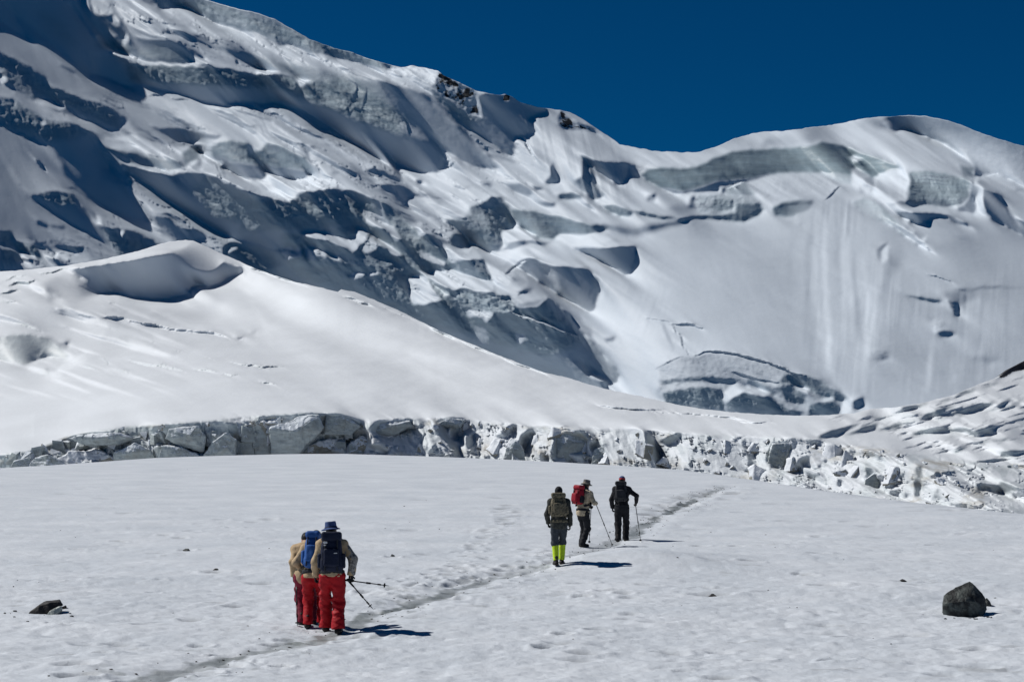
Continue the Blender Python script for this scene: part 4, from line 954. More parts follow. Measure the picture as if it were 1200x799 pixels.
b = NB("old_summer_snow")
vv = b.coord()
n1 = b.noise(vv, 0.35, 5); n2 = b.noise(vv, 3.0, 6, .65); n3 = b.noise(vv, 22, 5, .7); n4 = b.noise(vv, 0.09, 4)
cc = b.mix(b.ramp(n1, [(.32, 0.0), (.68, 1.0)]), (0.565, 0.612, 0.668), (0.675, 0.715, 0.765))
cc = b.mix(b.math('MULTIPLY', b.ramp(n2, [(.45, 0.0), (.75, 1.0)]), .35), cc, (0.52, 0.54, 0.565))
dirtf = b.attr("dirt")
cc = b.mix(b.math('MULTIPLY', dirtf, .97), cc, b.mix(n3, (0.09, 0.105, 0.105), (0.29, 0.315, 0.31)))
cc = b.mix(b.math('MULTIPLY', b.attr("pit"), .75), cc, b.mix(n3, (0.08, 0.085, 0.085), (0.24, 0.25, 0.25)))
cc = b.mix(b.attr("fleck"), cc, (0.30, 0.31, 0.31))
b.col(cc); b.rough(b.mix(dirtf, .6, .35)); b.spec(.3)
b.bump(b.math('ADD', n2, b.math('MULTIPLY', n3, .35)), .5, .05)
V = np.stack([XG, YG, HG], -1)
snowfield = mesh_np("snowfield", V, grid_quads(*XG.shape), b.m, attrs={"dirt": DIRT, "pit": PIT, "fleck": FLECK})
tag(snowfield, "gently rippled old snow crossed by a grey trodden path", None, None, 'structure')
# ------------------------------------------------------------------ surface builder: rounded solids blended into one skin
def sd_cone(p, a, b, ra, rb):
    """capsule whose radius runs from ra to rb"""
    a = np.asarray(a, float); b = np.asarray(b, float)
    ba = b - a; l2 = max(ba @ ba, 1e-9)
    t = np.clip(((p - a) @ ba) / l2, 0, 1)
    return np.linalg.norm(p - a - t[..., None] * ba, axis=-1) - (ra + (rb - ra) * t)
def sd_ell(p, c, r, R=None):
    q = p - np.asarray(c, float)
    if R is not None: q = q @ R
    r = np.asarray(r, float)
    k0 = np.linalg.norm(q / r, axis=-1); k1 = np.linalg.norm(q / (r * r), axis=-1)
    return k0 * (k0 - 1) / np.maximum(k1, 1e-6)
def sd_box(p, c, h, rad, R=None):
    q = p - np.asarray(c, float)
    if R is not None: q = q @ R
    q = np.abs(q) - (np.asarray(h, float) - rad)
    return np.linalg.norm(np.maximum(q, 0), axis=-1) + np.minimum(q.max(-1), 0) - rad
def smin(a, b, k):
    h = np.clip(.5 + .5 * (b - a) / k, 0, 1)
    return b + (a - b) * h - k * h * (1 - h)
def union(ds, k):
    r = ds[0]
    for d in ds[1:]: r = smin(r, d, k)
    return r
def noise3(p, s, seed=0):
    x, y, z = p[..., 0] / s, p[..., 1] / s, p[..., 2] / s
    return (vnoise(x + .37 * z, y - .41 * z, seed) + vnoise(y + 5.1, z * 1.0 + .3 * x, seed + 3) + vnoise(z - 2.2, x + .27 * y, seed + 7)) / 1.5 - 1

def skin(fn, lo, hi, h):
    """surface nets on a grid: returns vertices and quads of fn(p) = 0"""
    lo = np.asarray(lo, float); hi = np.asarray(hi, float)
    hc = max(h * 3.5, .03)                                                # find the solid's extent on a coarse grid first
    axc = [np.arange(lo[i], hi[i] + hc, hc) for i in range(3)]
    fc = fn(np.stack(np.meshgrid(*axc, indexing='ij'), -1))
    near = np.argwhere(fc < hc * 1.1)
    hi = np.minimum(hi, lo + (near.max(0) + 1.5) * hc); lo = np.maximum(lo, lo + (near.min(0) - 1.5) * hc)
    n = np.ceil((hi - lo) / h).astype(int) + 1
    ax = [lo[i] + h * np.arange(n[i]) for i in range(3)]
    Pg = np.stack(np.meshgrid(*ax, indexing='ij'), -1)
    f = fn(Pg)
    s = f < 0
    cells = np.zeros(tuple(n - 1)); acc = np.zeros(tuple(n - 1) + (3,)); 
    def cut(axis):
        sl0 = [slice(None)] * 3; sl1 = [slice(None)] * 3
        sl0[axis] = slice(0, -1); sl1[axis] = slice(1, None)
        f0 = f[tuple(sl0)]; f1 = f[tuple(sl1)]
        c = s[tuple(sl0)] != s[tuple(sl1)]
        t = np.where(c, f0 / np.where(c, f0 - f1, 1), 0)
        return c, t
    info = []
    nx, ny, nz = n
    for axis in range(3):
        c, t = cut(axis); info.append(c)
        others = [a for a in range(3) if a != axis]
        for o0 in (0, 1):
            for o1 in (0, 1):
                sl = [slice(None)] * 3
                for o, a in ((o0, others[0]), (o1, others[1])): sl[a] = slice(o, n[a] - 1 + o)
                cc = c[tuple(sl)]; tt = t[tuple(sl)]
                cells += cc
                off = [0., 0., 0.]; off[others[0]] = o0; off[others[1]] = o1
                for a in range(3):
                    acc[..., a] += cc * (tt if a == axis else off[a])
    m = cells > 0
    idx = np.full(cells.shape, -1, int); idx[m] = np.arange(m.sum())
    ii = np.argwhere(m)
    verts = lo + h * (ii + acc[m] / cells[m][:, None])
    quads = []
    for axis in range(3):
        c = info[axis]; others = [a for a in range(3) if a != axis]
        e = np.argwhere(c)
        ok = (e[:, others[0]] > 0) & (e[:, others[1]] > 0) & (e[:, others[0]] < n[others[0]] - 1) & (e[:, others[1]] < n[others[1]] - 1)
        e = e[ok]
        def at(d0, d1):
            q = e.copy(); q[:, others[0]] += d0; q[:, others[1]] += d1
            return idx[q[:, 0], q[:, 1], q[:, 2]]
        q = np.stack([at(-1, -1), at(0, -1), at(0, 0), at(-1, 0)], -1)
        ins = s[e[:, 0], e[:, 1], e[:, 2]]
        if axis == 1: ins = ~ins
        q[~ins] = q[~ins][:, ::-1]
        quads.append(q)
    return verts, np.concatenate(quads)

def solid(name, fn, lo, hi, h, mat, parent=None):
    v, q = skin(fn, lo, hi, h)
    return mesh_np(name, v, q, mat, parent)

def cloth_mat(name, c1, c2, scale=9, rough=.8, weave=.02, spec=.2):
    b = NB(name); v = b.coord()
    n = b.noise(v, scale, 5, .6); n2 = b.noise(v, 60, 3, .6)
    b.col(b.mix(b.ramp(n, [(.3, 0.0), (.7, 1.0)]), c1, c2)); b.rough(rough); b.spec(spec)
    b.bump(b.math('ADD', n, b.math('MULTIPLY', n2, .4)), .4, weave)
    return b.m
def patch_mat(name, cols, scale):
    b = NB(name); v = b.coord()
    n = b.noise(v, scale, 3, .6); n2 = b.noise(v, scale * 1.7, 3, .6)
    c = b.mix(b.ramp(n, [(.46, 0.0), (.5, 1.0)]), cols[0], cols[1])
    c = b.mix(b.ramp(n2, [(.53, 0.0), (.57, 1.0)]), c, cols[2])
    b.col(c); b.rough(.85); b.bump(n, .4, .02)
    return b.m

def ik(a, c, l1, l2, pole):
    a = np.array(a, float); c = np.array(c, float); v = c - a; d = np.linalg.norm(v)
    d2 = min(d, (l1 + l2) * .999); u = v / d
    x = (l1 * l1 - l2 * l2 + d2 * d2) / (2 * d2); hh = math.sqrt(max(l1 * l1 - x * x, 1e-6))
    pole = np.array(pole, float); pole = pole - (pole @ u) * u; pole /= np.linalg.norm(pole)
    return a + u * x + pole * hh, a + u * d2
# ------------------------------------------------------------------ the walkers
SKIN = cloth_mat("skin", (.50, .30, .22), (.58, .36, .27), 14, .55, .002, .4)
BLACK = cloth_mat("black_cloth", (.010, .011, .014), (.022, .023, .028), 10)
GLOVE = cloth_mat("glove_fabric", (.012, .012, .015), (.03, .03, .034), 20)
BOOT = cloth_mat("boot_leather", (.018, .016, .015), (.045, .04, .036), 18, .6)
RED = cloth_mat("red_shell_fabric", (.34, .004, .009), (.44, .007, .014), 7, .6)
WINE = cloth_mat("wine_red_fabric", (.16, .012, .03), (.26, .02, .05), 9, .7)
TAN = cloth_mat("tan_fabric", (.44, .32, .19), (.54, .40, .25), 8)
GREYCAMO = patch_mat("grey_mottled_fabric", [(.20, .19, .18), (.33, .31, .29), (.10, .10, .10)], 16)
NAVY = cloth_mat("navy_pack_fabric", (.008, .012, .030), (.016, .022, .05), 8, .65)
NAVYHAT = cloth_mat("navy_hat_fabric", (.04, .07, .18), (.07, .11, .25), 12)
BLUE = cloth_mat("blue_pack_fabric", (.02, .085, .30), (.03, .12, .38), 8, .6)
OLIVE = patch_mat("olive_mottled_fabric", [(.11, .095, .06), (.17, .145, .095), (.05, .048, .035)], 15)
DARKGREEN = patch_mat("dark_camouflage_fabric", [(.022, .026, .024), (.04, .042, .036), (.014, .016, .016)], 14)
SLATE = cloth_mat("slate_trouser_fabric", (.035, .045, .055), (.06, .07, .085), 9)
NEON = cloth_mat("neon_gaiter_fabric", (.50, .72, .02), (.60, .80, .04), 12, .6)
CREAM = patch_mat("cream_mottled_fabric", [(.50, .42, .30), (.42, .34, .24), (.28, .23, .16)], 13)
CRIMSON = cloth_mat("crimson_pack_fabric", (.26, .008, .02), (.34, .014, .03), 9, .6)
GREYHAT = cloth_mat("grey_hat_fabric", (.10, .10, .10), (.16, .16, .155), 12)
HAIR = cloth_mat("dark_hair", (.012, .010, .009), (.03, .026, .022), 40, .5)
REDCAP = cloth_mat("red_cap_fabric", (.38, .03, .03), (.48, .05, .045), 12)
CHAR = cloth_mat("charcoal_fabric", (.02, .022, .026), (.04, .042, .048), 10)
LIGHT = cloth_mat("pale_print", (.55, .56, .58), (.62, .63, .65), 12)
ALU = NB("dark_aluminium"); ALU.col((.03, .032, .036)); ALU.rough(.35); ALU.b.inputs["Metallic"].default_value = .6; ALU = ALU.m
STEEL = NB("steel_tip"); STEEL.col((.35, .35, .36)); STEEL.rough(.3); STEEL.b.inputs["Metallic"].default_value = .9; STEEL = STEEL.m
CORK = cloth_mat("grip_foam", (.015, .015, .016), (.03, .03, .03), 30)

def rot_of(d):
    """matrix whose columns are side, forward, up for a direction 'up'"""
    u = np.array(d, float); u /= np.linalg.norm(u)
    f = np.array([0, 1., 0]); s = np.cross(f, u); s /= np.linalg.norm(s); f = np.cross(u, s)
    return np.stack([s, f, u], 1)

def hand_parts(w, d, grip, side):
    """glove: palm, five bent fingers of unequal length, thumb from the palm's side. grip: direction of the held shaft"""
    d = np.array(d, float); d /= np.linalg.norm(d)
    g = np.array(grip, float); g = g - (g @ d) * d; g /= np.linalg.norm(g)       # across the knuckles
    n = np.cross(d, g) * side                                                      # palm normal
    w = np.array(w, float)
    out = []
    kn = w + d * .085
    out.append(lambda p: sd_box(p, w + d * .045, (.042, .016, .048), .014, np.stack([g, n, d], 1)))
    out.append(lambda p: sd_cone(p, w - d * .03, w + d * .02, .030, .027))
    for i, (ln, off) in enumerate(((.036, .030), (.042, .010), (.039, -.010), (.030, -.029))):
        a = kn + g * off; b = a + (d * .75 + n * .65) * ln; c = b + (n * 1.0 - d * .25) * ln * .8; e = c + (-d * .9 + n * .25) * ln * .6
        for q, r, ra, rb in ((a, b, .0105, .0098), (b, c, .0098, .009), (c, e, .009, .0082)):
            out.append(lambda p, q=q, r=r, ra=ra, rb=rb: sd_cone(p, q, r, ra, rb))
    t0 = w + d * .03 + g * .034; t1 = t0 + (g * .55 + d * .5 + n * .5) * .036; t2 = t1 + (n * .8 + d * .45 - g * .35) * .032
    out.append(lambda p: sd_cone(p, t0, t1, .013, .0115)); out.append(lambda p: sd_cone(p, t1, t2, .0115, .0095))
    return out, kn + n * .030 - d * .012

def walker(S_):
    """one figure facing +y (away from the camera when heading is 0), feet on z = 0; returns dict of skeleton points"""
    H = S_.get('h', 1.75); k = H / 1.75
    lean = math.radians(S_.get('lean', 6)); twist = S_.get('twist', 0)
    hipz = S_.get('hip', .90) * k
    J = {}
    J['pel'] = np.array([S_.get('sway', 0), 0, hipz])
    up = np.array([S_.get('tilt', 0), math.sin(lean), math.cos(lean)]); up /= np.linalg.norm(up)
    R = rot_of(up)
    ct, st_ = math.cos(twist), math.sin(twist)
    sx = R[:, 0] * ct + R[:, 1] * st_; fy = np.cross(up, sx)
    J['up'], J['side'], J['fwd'] = up, sx, fy
    J['waist'] = J['pel'] + up * .12 * k
    J['chest'] = J['pel'] + up * .36 * k
    J['neck'] = J['pel'] + up * .545 * k
    hl = math.radians(S_.get('nod', 10)) + lean * .4
    hu = np.array([S_.get('headtilt', 0), math.sin(hl), math.cos(hl)]); hu /= np.linalg.norm(hu)
    J['hu'] = hu
    hy = S_.get('headyaw', 0)
    hf = np.array([math.sin(hy), math.cos(hy), 0]); hf = hf - (hf @ hu) * hu; hf /= np.linalg.norm(hf)
    J['hf'] = hf; J['hs'] = np.cross(hf, hu)
    J['head'] = J['neck'] + hu * .165 * k + hf * .015
    for sd, nm in ((-1, 'l'), (1, 'r')):
        J['hip' + nm] = J['pel'] + np.array([sd * .088 * k, 0, -.02])
        ft = np.array(S_['foot_' + nm], float)
        ank = ft + np.array([0, -.03, .085])
        if 'heel_' + nm in S_: ank = ank + np.array([0, -.02, S_['heel_' + nm]])
        J['knee' + nm], J['ank' + nm] = ik(J['hip' + nm], ank, .42 * k, .42 * k, (sd * .12, 1, 0))
        J['toe' + nm] = np.array([ft[0] + sd * .025, ft[1] + .13, .035])
        J['sh' + nm] = J['neck'] - up * .055 * k + sx * sd * .175 * k
        wr = S_['hand_' + nm]
        J['elb' + nm], J['wr' + nm] = ik(J['sh' + nm], wr, .285 * k, .25 * k, S_.get('elbow_' + nm, (sd * .7, -1, -.2)))
    J['k'] = k
    return J

def build_person(S_, J, label):
    k = J['k']; up, sx, fy = J['up'], J['side'], J['fwd']
    RT = np.stack([sx, fy, up], 1)
    hd, hu, hf, hs = J['head'], J['hu'], J['hf'], J['hs']
    RH = np.stack([hs, hf, hu], 1)
    nrm = lambda v: v / np.linalg.norm(v)
    def torso(p, g):
        return union([sd_ell(p, J['chest'] + up * .03 * k, (.170 * k + g, .108 * k + g, .215 * k + g), RT), sd_ell(p, J['waist'], (.140 * k + g, .102 * k + g, .16 * k + g), RT),
                      sd_ell(p, J['pel'], (.158 * k + g, .115 * k + g, .13 * k + g), RT), sd_cone(p, J['shl'], J['shr'], .062 * k + g, .062 * k + g)], .07)
    def legs(p, g, gb=0.0):
        r = None
        for n in 'lr':
            d = smin(sd_cone(p, J['hip' + n], J['knee' + n], .082 * k + g, .058 * k + g), sd_cone(p, J['knee' + n], J['ank' + n], .056 * k + g, .038 * k + g + gb), .04)
            r = d if r is None else smin(r, d, .025)
        return smin(r, sd_ell(p, J['pel'] - up * .01, (.150 * k + g, .112 * k + g, .11 * k + g)), .05)
    def arm(p, n, g, a0=0.0):
        return smin(sd_cone(p, J['sh' + n], J['elb' + n], .052 * k + g, .042 * k + g), sd_cone(p, J['elb' + n], J['wr' + n], .041 * k + g, .029 * k + g + a0), .03)
    lo = np.min([J[q] for q in ('wrl', 'wrr', 'elbl', 'elbr', 'toel', 'toer', 'ankl', 'ankr', 'pel', 'head')], 0) - .28
    hi = np.max([J[q] for q in ('wrl', 'wrr', 'elbl', 'elbr', 'toel', 'toer', 'ankl', 'ankr', 'pel', 'head')], 0) + .28
    lo[2] = -.03
    def head(p):
        d = union([sd_ell(p, hd + hu * .035 * k, (.076 * k, .094 * k, .098 * k), RH), sd_ell(p, hd - hu * .045 * k + hf * .020, (.060 * k, .074 * k, .075 * k), RH), sd_ell(p, hd - hu * .095 * k + hf * .055, (.030, .03, .026), RH)], .03)
        d = smin(d, sd_cone(p, hd + hf * .098 + hu * .012, hd + hf * .112 - hu * .022, .008, .015), .012)            # nose
        d = smin(d, sd_cone(p, hd + hf * .083 + hu * .035 - hs * .04, hd + hf * .083 + hu * .035 + hs * .04, .010, .010), .012)  # brow
        d = smin(d, sd_cone(p, hd + hf * .088 - hu * .055 - hs * .018, hd + hf * .088 - hu * .055 + hs * .018, .008, .008), .01)   # mouth
        for s_ in (-1, 1):
            d = np.maximum(d, -sd_ell(p, hd + hf * .098 + hu * .018 + hs * .032 * s_, (.016, .012, .008), RH))
            d = smin(d, sd_ell(p, hd + hs * .079 * k * s_ - hu * .005, (.010, .020, .032), RH), .008)
        return smin(d, sd_cone(p, J['neck'] - up * .04, hd - hu * .03, .056 * k, .052 * k), .03)
    def body(p):
        d = union([torso(p, -.012), legs(p, -.012), head(p), arm(p, 'l', -.008), arm(p, 'r', -.008)], .02)
        for n in 'lr':
            d = smin(d, sd_cone(p, J['ank' + n] - [0, .02, .02], J['toe' + n], .030, .024), .02)
            dr = nrm(J['wr' + n] - J['elb' + n]); d = smin(d, sd_ell(p, J['wr' + n] + dr * .04, (.02, .02, .045), rot_of(dr)), .015)
        return d
    root = solid('person', body, lo, hi, .016, SKIN)
    tag(root, label, 'person', S_.get('group'))
    wr_ = S_.get('wrinkle', .012)
    def jacket(p):
        d = torso(p, .022 + S_.get('bulk', 0))
        hem = J['pel'] - up * S_.get('hem', .10) * k
        d = smin(d, sd_ell(p, J['pel'] - up * .02, (.178 * k, .135 * k, .15 * k), RT), .05)
        d = np.maximum(d, -((p - hem) @ up))
        d = union([d, arm(p, 'l', .020, .006), arm(p, 'r', .020, .006)], .03)
        d = smin(d, sd_cone(p, J['neck'] - up * .03, J['neck'] + hu * .05, .075 * k, .066 * k), .03)
        for n in 'lr':
            dr = nrm(J['wr' + n] - J['elb' + n]); d = np.maximum(d, ((p - J['wr' + n]) @ dr) - .004 - np.where(np.linalg.norm(p - J['wr' + n], axis=-1) < .14, 0, 9))
        return d + wr_ * noise3(p, .085, 3) + .5 * wr_ * noise3(p, .04, 5)
    jk = solid('jacket', jacket, lo, hi, .014, S_['jacket'], root)
    if S_.get('jacket_label'): jk['label'] = S_['jacket_label']
    if 'right_sleeve' in S_:
        def slv(p):
            d = arm(p, 'r', .027, .006); dr = nrm(J['wrr'] - J['elbr'])
            d = np.maximum(d, ((p - J['wrr']) @ dr) - np.where(np.linalg.norm(p - J['wrr'], axis=-1) < .14, 0, 9))
            return d + .01 * noise3(p, .07, 4)
        solid('sleeve', slv, lo, hi, .014, S_['right_sleeve'], root)['label'] = 'mottled grey sleeve of the right arm'
    zc = S_.get('cuff', .06)
    bag = S_.get('baggy', .012)
    def trousers(p):
        d = legs(p, .016 + bag, bag * 1.2)
        d = np.maximum(d, (p - (J['pel'] + up * .10)) @ up)
        low = np.minimum(p[..., 2] - (J['ankl'][2] - .085 + zc), 9)
        for n in 'lr': pass
        d = np.maximum(d, -low)
        w = wr_ * 1.5 * noise3(p * np.array([1, 1, 1.9]), .10, 11) + wr_ * .7 * noise3(p * np.array([1, 1, 2.]), .05, 12)
        return d + w
    solid('trousers', trousers, lo, hi, .014, S_['trousers'], root)
    for n in 'lr':
        def boot(p, n=n):
            a, t = J['ank' + n], J['toe' + n]
            heel = a + np.array([0, -.03, -.045])
            d = union([sd_cone(p, a + [0, 0, .09], a - [0, 0, .02], .046, .052), sd_cone(p, heel, t, .048, .044), sd_cone(p, heel - [0, .005, .012], t - [0, 0, .010], .046, .046)], .03)
            return np.maximum(d, -(p[..., 2] - min(0.0, 0) - (max(a[2] - .115, 0)) * np.clip((a[1] + .08 - p[..., 1]) / .16, 0, 1)))
        a = J['ank' + n]; t = J['toe' + n]
        solid('boot', boot, np.minimum(a, t) - [.09, .12, .14], np.maximum(a, t) + [.09, .1, .2], .011, BOOT, root)
        if 'gaiter' in S_:
            def gait(p, n=n):
                kn, an = J['knee' + n], J['ank' + n]
                q0 = an + (kn - an) * .06; q1 = an + (kn - an) * .97
                d = sd_cone(p, q0, q1, .064, .080) ; ax = nrm(q1 - q0)
                return np.maximum(np.maximum(d, (p - q1) @ ax), -((p - q0) @ ax)) + .006 * noise3(p, .05, 8)
            kn = J['knee' + n]
            solid('gaiter', gait, np.minimum(a, kn) - .12, np.maximum(a, kn) + .12, .011, S_['gaiter'], root)
        hp, gpnt = hand_parts(J['wr' + n], nrm(J['wr' + n] - J['elb' + n]) if ('handdir_' + n) not in S_ else S_['handdir_' + n], S_.get('grip_' + n, (0, .3, 1)), 1 if n == 'l' else -1)
        J['grip' + n] = gpnt
        solid('glove', lambda p, hp=hp: union([f(p) for f in hp], .007), J['wr' + n] - .15, J['wr' + n] + .15, .006, S_.get('glove', GLOVE), root)
    # hair and hat
    def hair(p):
        d = sd_ell(p, hd + hu * .04 * k - hf * .008, (.084 * k, .102 * k, .105 * k), RH) + .004 * noise3(p, .02, 9)
        return np.maximum(d, ((p - hd) @ hf) - .045 - .5 * np.maximum((p - hd) @ hu - .06, 0)) if not S_.get('hoodlike') else d
    def haircut(p):
        return np.maximum(hair(p), -((p - hd) @ hu) - S_.get('hairlen', .075))
    solid('hair', haircut, hd - .2, hd + .2, .010, S_.get('hair', HAIR), root)
    ht = S_.get('hat')
    if ht == 'bucket':
        def crown(p):
            q = (p - hd) @ RH
            r = np.hypot(q[..., 0], q[..., 1] / 1.18)
            z = q[..., 2]
            d = np.maximum(np.maximum(r - (.097 - .10 * np.clip(z - .05, 0, .1)), z - .155), -(z - .035)) + .0
            br = np.maximum(r - .155, np.abs(z - (.052 - .42 * (r - .09))) - .007)
            return smin(d, br, .012) + .004 * noise3(p, .05, 13)
        hat = solid('sun_hat', crown, hd - .22, hd + .24, .009, S_['hatmat'], root)
        def band(p):
            q = (p - hd) @ RH; r = np.hypot(q[..., 0], q[..., 1] / 1.18)
            return np.maximum(np.abs(r - .098) - .006, np.abs(q[..., 2] - .062) - .012)
        solid('hat_band', band, hd - .2, hd + .2, .009, S_.get('hatband', BLACK), hat)
    elif ht == 'beanie':
        def bean(p):
            d = sd_ell(p, hd + hu * .045 * k - hf * .004, (.090 * k, .107 * k, .108 * k), RH)
            q = (p - hd) @ RH
            return np.maximum(d, -(q[..., 2] - .005 - .25 * q[..., 1])) + .003 * noise3(p, .03, 14)
        solid('beanie', bean, hd - .22, hd + .22, .009, S_['hatmat'], root)
    elif ht == 'cap':
        def cap(p):
            d = sd_ell(p, hd + hu * .045 * k - hf * .004, (.090 * k, .107 * k, .108 * k), RH)
            q = (p - hd) @ RH
            d = np.maximum(d, -(q[..., 2] - .035))
            br = np.maximum(np.maximum(np.hypot(q[..., 0] / .8, q[..., 1] - .07) - .10, np.abs(q[..., 2] - .042 + .15 * (q[..., 1] - .1)) - .007), -(q[..., 1] - .05))
            return smin(d, br, .01)
        c_ = solid('cap', cap, hd - .24, hd + .24, .009, S_['hatmat'], root)
        if 'hatmat2' in S_:
            def top(p):
                d = sd_ell(p, hd + hu * .047 * k - hf * .004, (.092 * k, .109 * k, .110 * k), RH); q = (p - hd) @ RH
                return np.maximum(d, -(q[..., 2] - .085))
            solid('cap_crown', top, hd - .24, hd + .24, .009, S_['hatmat2'], c_)['label'] = 'navy crown of the red cap'
    if 'scarf' in S_:
        def scarf(p):
            return union([sd_cone(p, J['neck'] - up * .02, J['neck'] + hu * .07, .095 * k, .088 * k), sd_ell(p, J['neck'] - fy * .05, (.12, .09, .06), RT)], .03) + .012 * noise3(p, .05, 15)
        solid('neck_gaiter', scarf, J['neck'] - .25, J['neck'] + .25, .011, S_['scarf'], root)
    return root

def build_pack(J, B, label):
    """rucksack on the back: sack, lid, pocket, side pockets, hip belt, two shoulder straps"""
    up, sx, fy = J['up'], J['side'], J['fwd']; k = J['k']
    w, dp, ht = B['w'] / 2, B['d'] / 2, B['h'] / 2
    bk = J['chest'] - fy * (.125 * k + dp) + up * (B.get('z', .0))
    bk = bk + sx * B.get('x', 0)
    RT = np.stack([sx, fy, up], 1)
    em = bpy.data.objects.new('backpack', None); COL.objects.link(em)
    em.empty_display_size = .2
    tag(em, label, 'backpack', B.get('group'))
    lo = bk - .62; hi = bk + .62
    def sack(p):
        q = (p - bk) @ RT
        sc = 1 + .10 * np.clip(-q[..., 2] / ht, -1, 1) - .12 * np.clip(q[..., 2] / ht - .4, 0, 1)
        q2 = np.stack([q[..., 0] / sc, q[..., 1] / sc, q[..., 2]], -1)
        d = sd_box(q2, (0, 0, 0), (w, dp, ht), min(w, dp) * .62)
        return d + .014 * noise3(p, .10, B.get('seed', 1)) + .008 * noise3(p, .045, 22)
    solid('sack', sack, lo, hi, .014, B['mat'], em)
    lc = bk + up * (ht * 1.0 + .035) - fy * .015
    solid('lid', lambda p: sd_box(p, lc, (w * .92, dp * 1.02, B.get('lid', .075)), .045, RT) + .012 * noise3(p, .08, 23), lo, hi, .012, B.get('lidmat', B['mat']), em)
    pc = bk - fy * (dp + .022) - up * ht * .18
    solid('front_pocket', lambda p: sd_box(p, pc, (w * .70, .05, ht * .55), .035, RT) + .010 * noise3(p, .07, 24), lo, hi, .012, B.get('pocketmat', B['mat']), em)
    for s_ in (-1, 1):
        c = bk + sx * s_ * (w + .012) - up * ht * .35
        solid('side_pocket', lambda p, c=c: sd_box(p, c, (.035, dp * .7, ht * .45), .03, RT) + .008 * noise3(p, .06, 25), lo, hi, .013, B.get('sidemat', B['mat']), em)
        a = J['neck'] - up * .09 * k - fy * .13 + sx * s_ * .085 * k; b2 = J['neck'] - up * .005 + sx * s_ * .10 * k; c2 = J['chest'] + up * .10 + fy * .145 * k + sx * s_ * .10 * k; d2 = J['chest'] - up * .14 + fy * .09 * k + sx * s_ * .165 * k; e2 = J['chest'] - up * .2 - fy * .12 + sx * s_ * .16 * k
        solid('shoulder_strap', lambda p, q=(a, b2, c2, d2, e2): union([sd_cone(p, q[i], q[i + 1], .028, .028) for i in range(4)], .01), J['chest'] - .45, J['chest'] + .45, .012, B.get('strapmat', CHAR), em)
        st0 = bk - fy * (dp + .006) + sx * s_ * w * .55
        solid('buckle_strap', lambda p, s0=st0: sd_box(p, s0 - up * ht * .05, (.011, .012, ht * .98), .006, RT), lo, hi, .010, B.get('strapmat', CHAR), em)
    hb = J['pel'] + up * .06 * k
    def belt(p):
        d = sd_ell(p, hb, (.19 * k, .155 * k, .10), RT)
        return np.maximum(np.abs(d) - .014, np.abs((p - hb) @ up) - .035)
    solid('hip_belt', belt, hb - .3, hb + .3, .012, B.get('strapmat', CHAR), em)
    for e in B.get('extra', []): e(J, bk, RT, em)
    return em

def tube(pts, radii, seg=10):
    """swept round bar as verts, quads"""
    pts = np.array(pts, float); V = []; Q = []
    for i in range(len(pts)):
        t = pts[min(i + 1, len(pts) - 1)] - pts[max(i - 1, 0)]; t = t / np.linalg.norm(t)
        a = np.cross(t, [0, 0, 1.] if abs(t[2]) < .9 else [1., 0, 0]); a /= np.linalg.norm(a); c = np.cross(t, a)
        for j in range(seg):
            an = 2 * math.pi * j / seg; V.append(pts[i] + radii[i] * (a * math.cos(an) + c * math.sin(an)))
    for i in range(len(pts) - 1):
        for j in range(seg):
            Q.append((i * seg + j, i * seg + (j + 1) % seg, (i + 1) * seg + (j + 1) % seg, (i + 1) * seg + j))
    n = len(V); V += [pts[0], pts[-1]]
    T = [(n, (j + 1) % seg, j) for j in range(seg)] + [(n + 1, (len(pts) - 1) * seg + j, (len(pts) - 1) * seg + (j + 1) % seg) for j in range(seg)]
    return V, Q, T
def pole(top, tip, label, group, gripdown=.0):
    """walking pole from its grip to its tip, world coordinates"""
    top = np.array(top, float); tip = np.array(tip, float); d = tip - top; ln = np.linalg.norm(d); d /= ln
    em = bpy.data.objects.new('trekking_pole', None); COL.objects.link(em); em.location = tip; em.empty_display_size = .1
    tag(em, label, 'walking pole', group)
    def part(name, s0, s1, r0, r1, mat, mid=None):
        pts = [top + d * s0, top + d * s1] if mid is None else [top + d * (s0 + (s1 - s0) * f) for f, _ in mid]
        rr = [r0, r1] if mid is None else [r for _, r in mid]
        V, Q, T = tube(np.array(pts) - tip, rr)
        return mesh_np(name, V, Q, mat, em, tris=T)
    part('grip', -.07, .10, .016, .014, CORK, [(0, .012), (.06, .021), (.2, .016), (.5, .018), (.8, .014), (1, .014)])
    part('upper_shaft', .10, ln * .50, .0100, .0100, ALU)
    part('lock', ln * .50 - .03, ln * .50 + .04, .016, .016, CORK)
    part('lower_shaft', ln * .50, ln - .05, .0085, .0075, ALU)
    part('lock', ln * .76 - .025, ln * .76 + .03, .0135, .0135, CORK)
    part('basket', ln - .09, ln - .075, .02, .034, CORK, [(0, .012), (.3, .036), (.7, .038), (1, .014)])
    part('tip', ln - .06, ln, .007, .003, STEEL)
    return em

def place(objs, org, yaw):
    for o in objs:
        o.location = org; o.rotation_euler = (0, 0, yaw)
def to_world(q, org, yaw):
    c, s_ = math.cos(yaw), math.sin(yaw)
    return np.array([org[0] + c * q[0] - s_ * q[1], org[1] + s_ * q[0] + c * q[1], org[2] + q[2]])

PG = 'hikers walking the snow path'
PK = 'backpacks carried by the hikers'
TP = 'walking poles of the hikers'
def ground_tip(px, v): return np.array(on_ground(px, v))

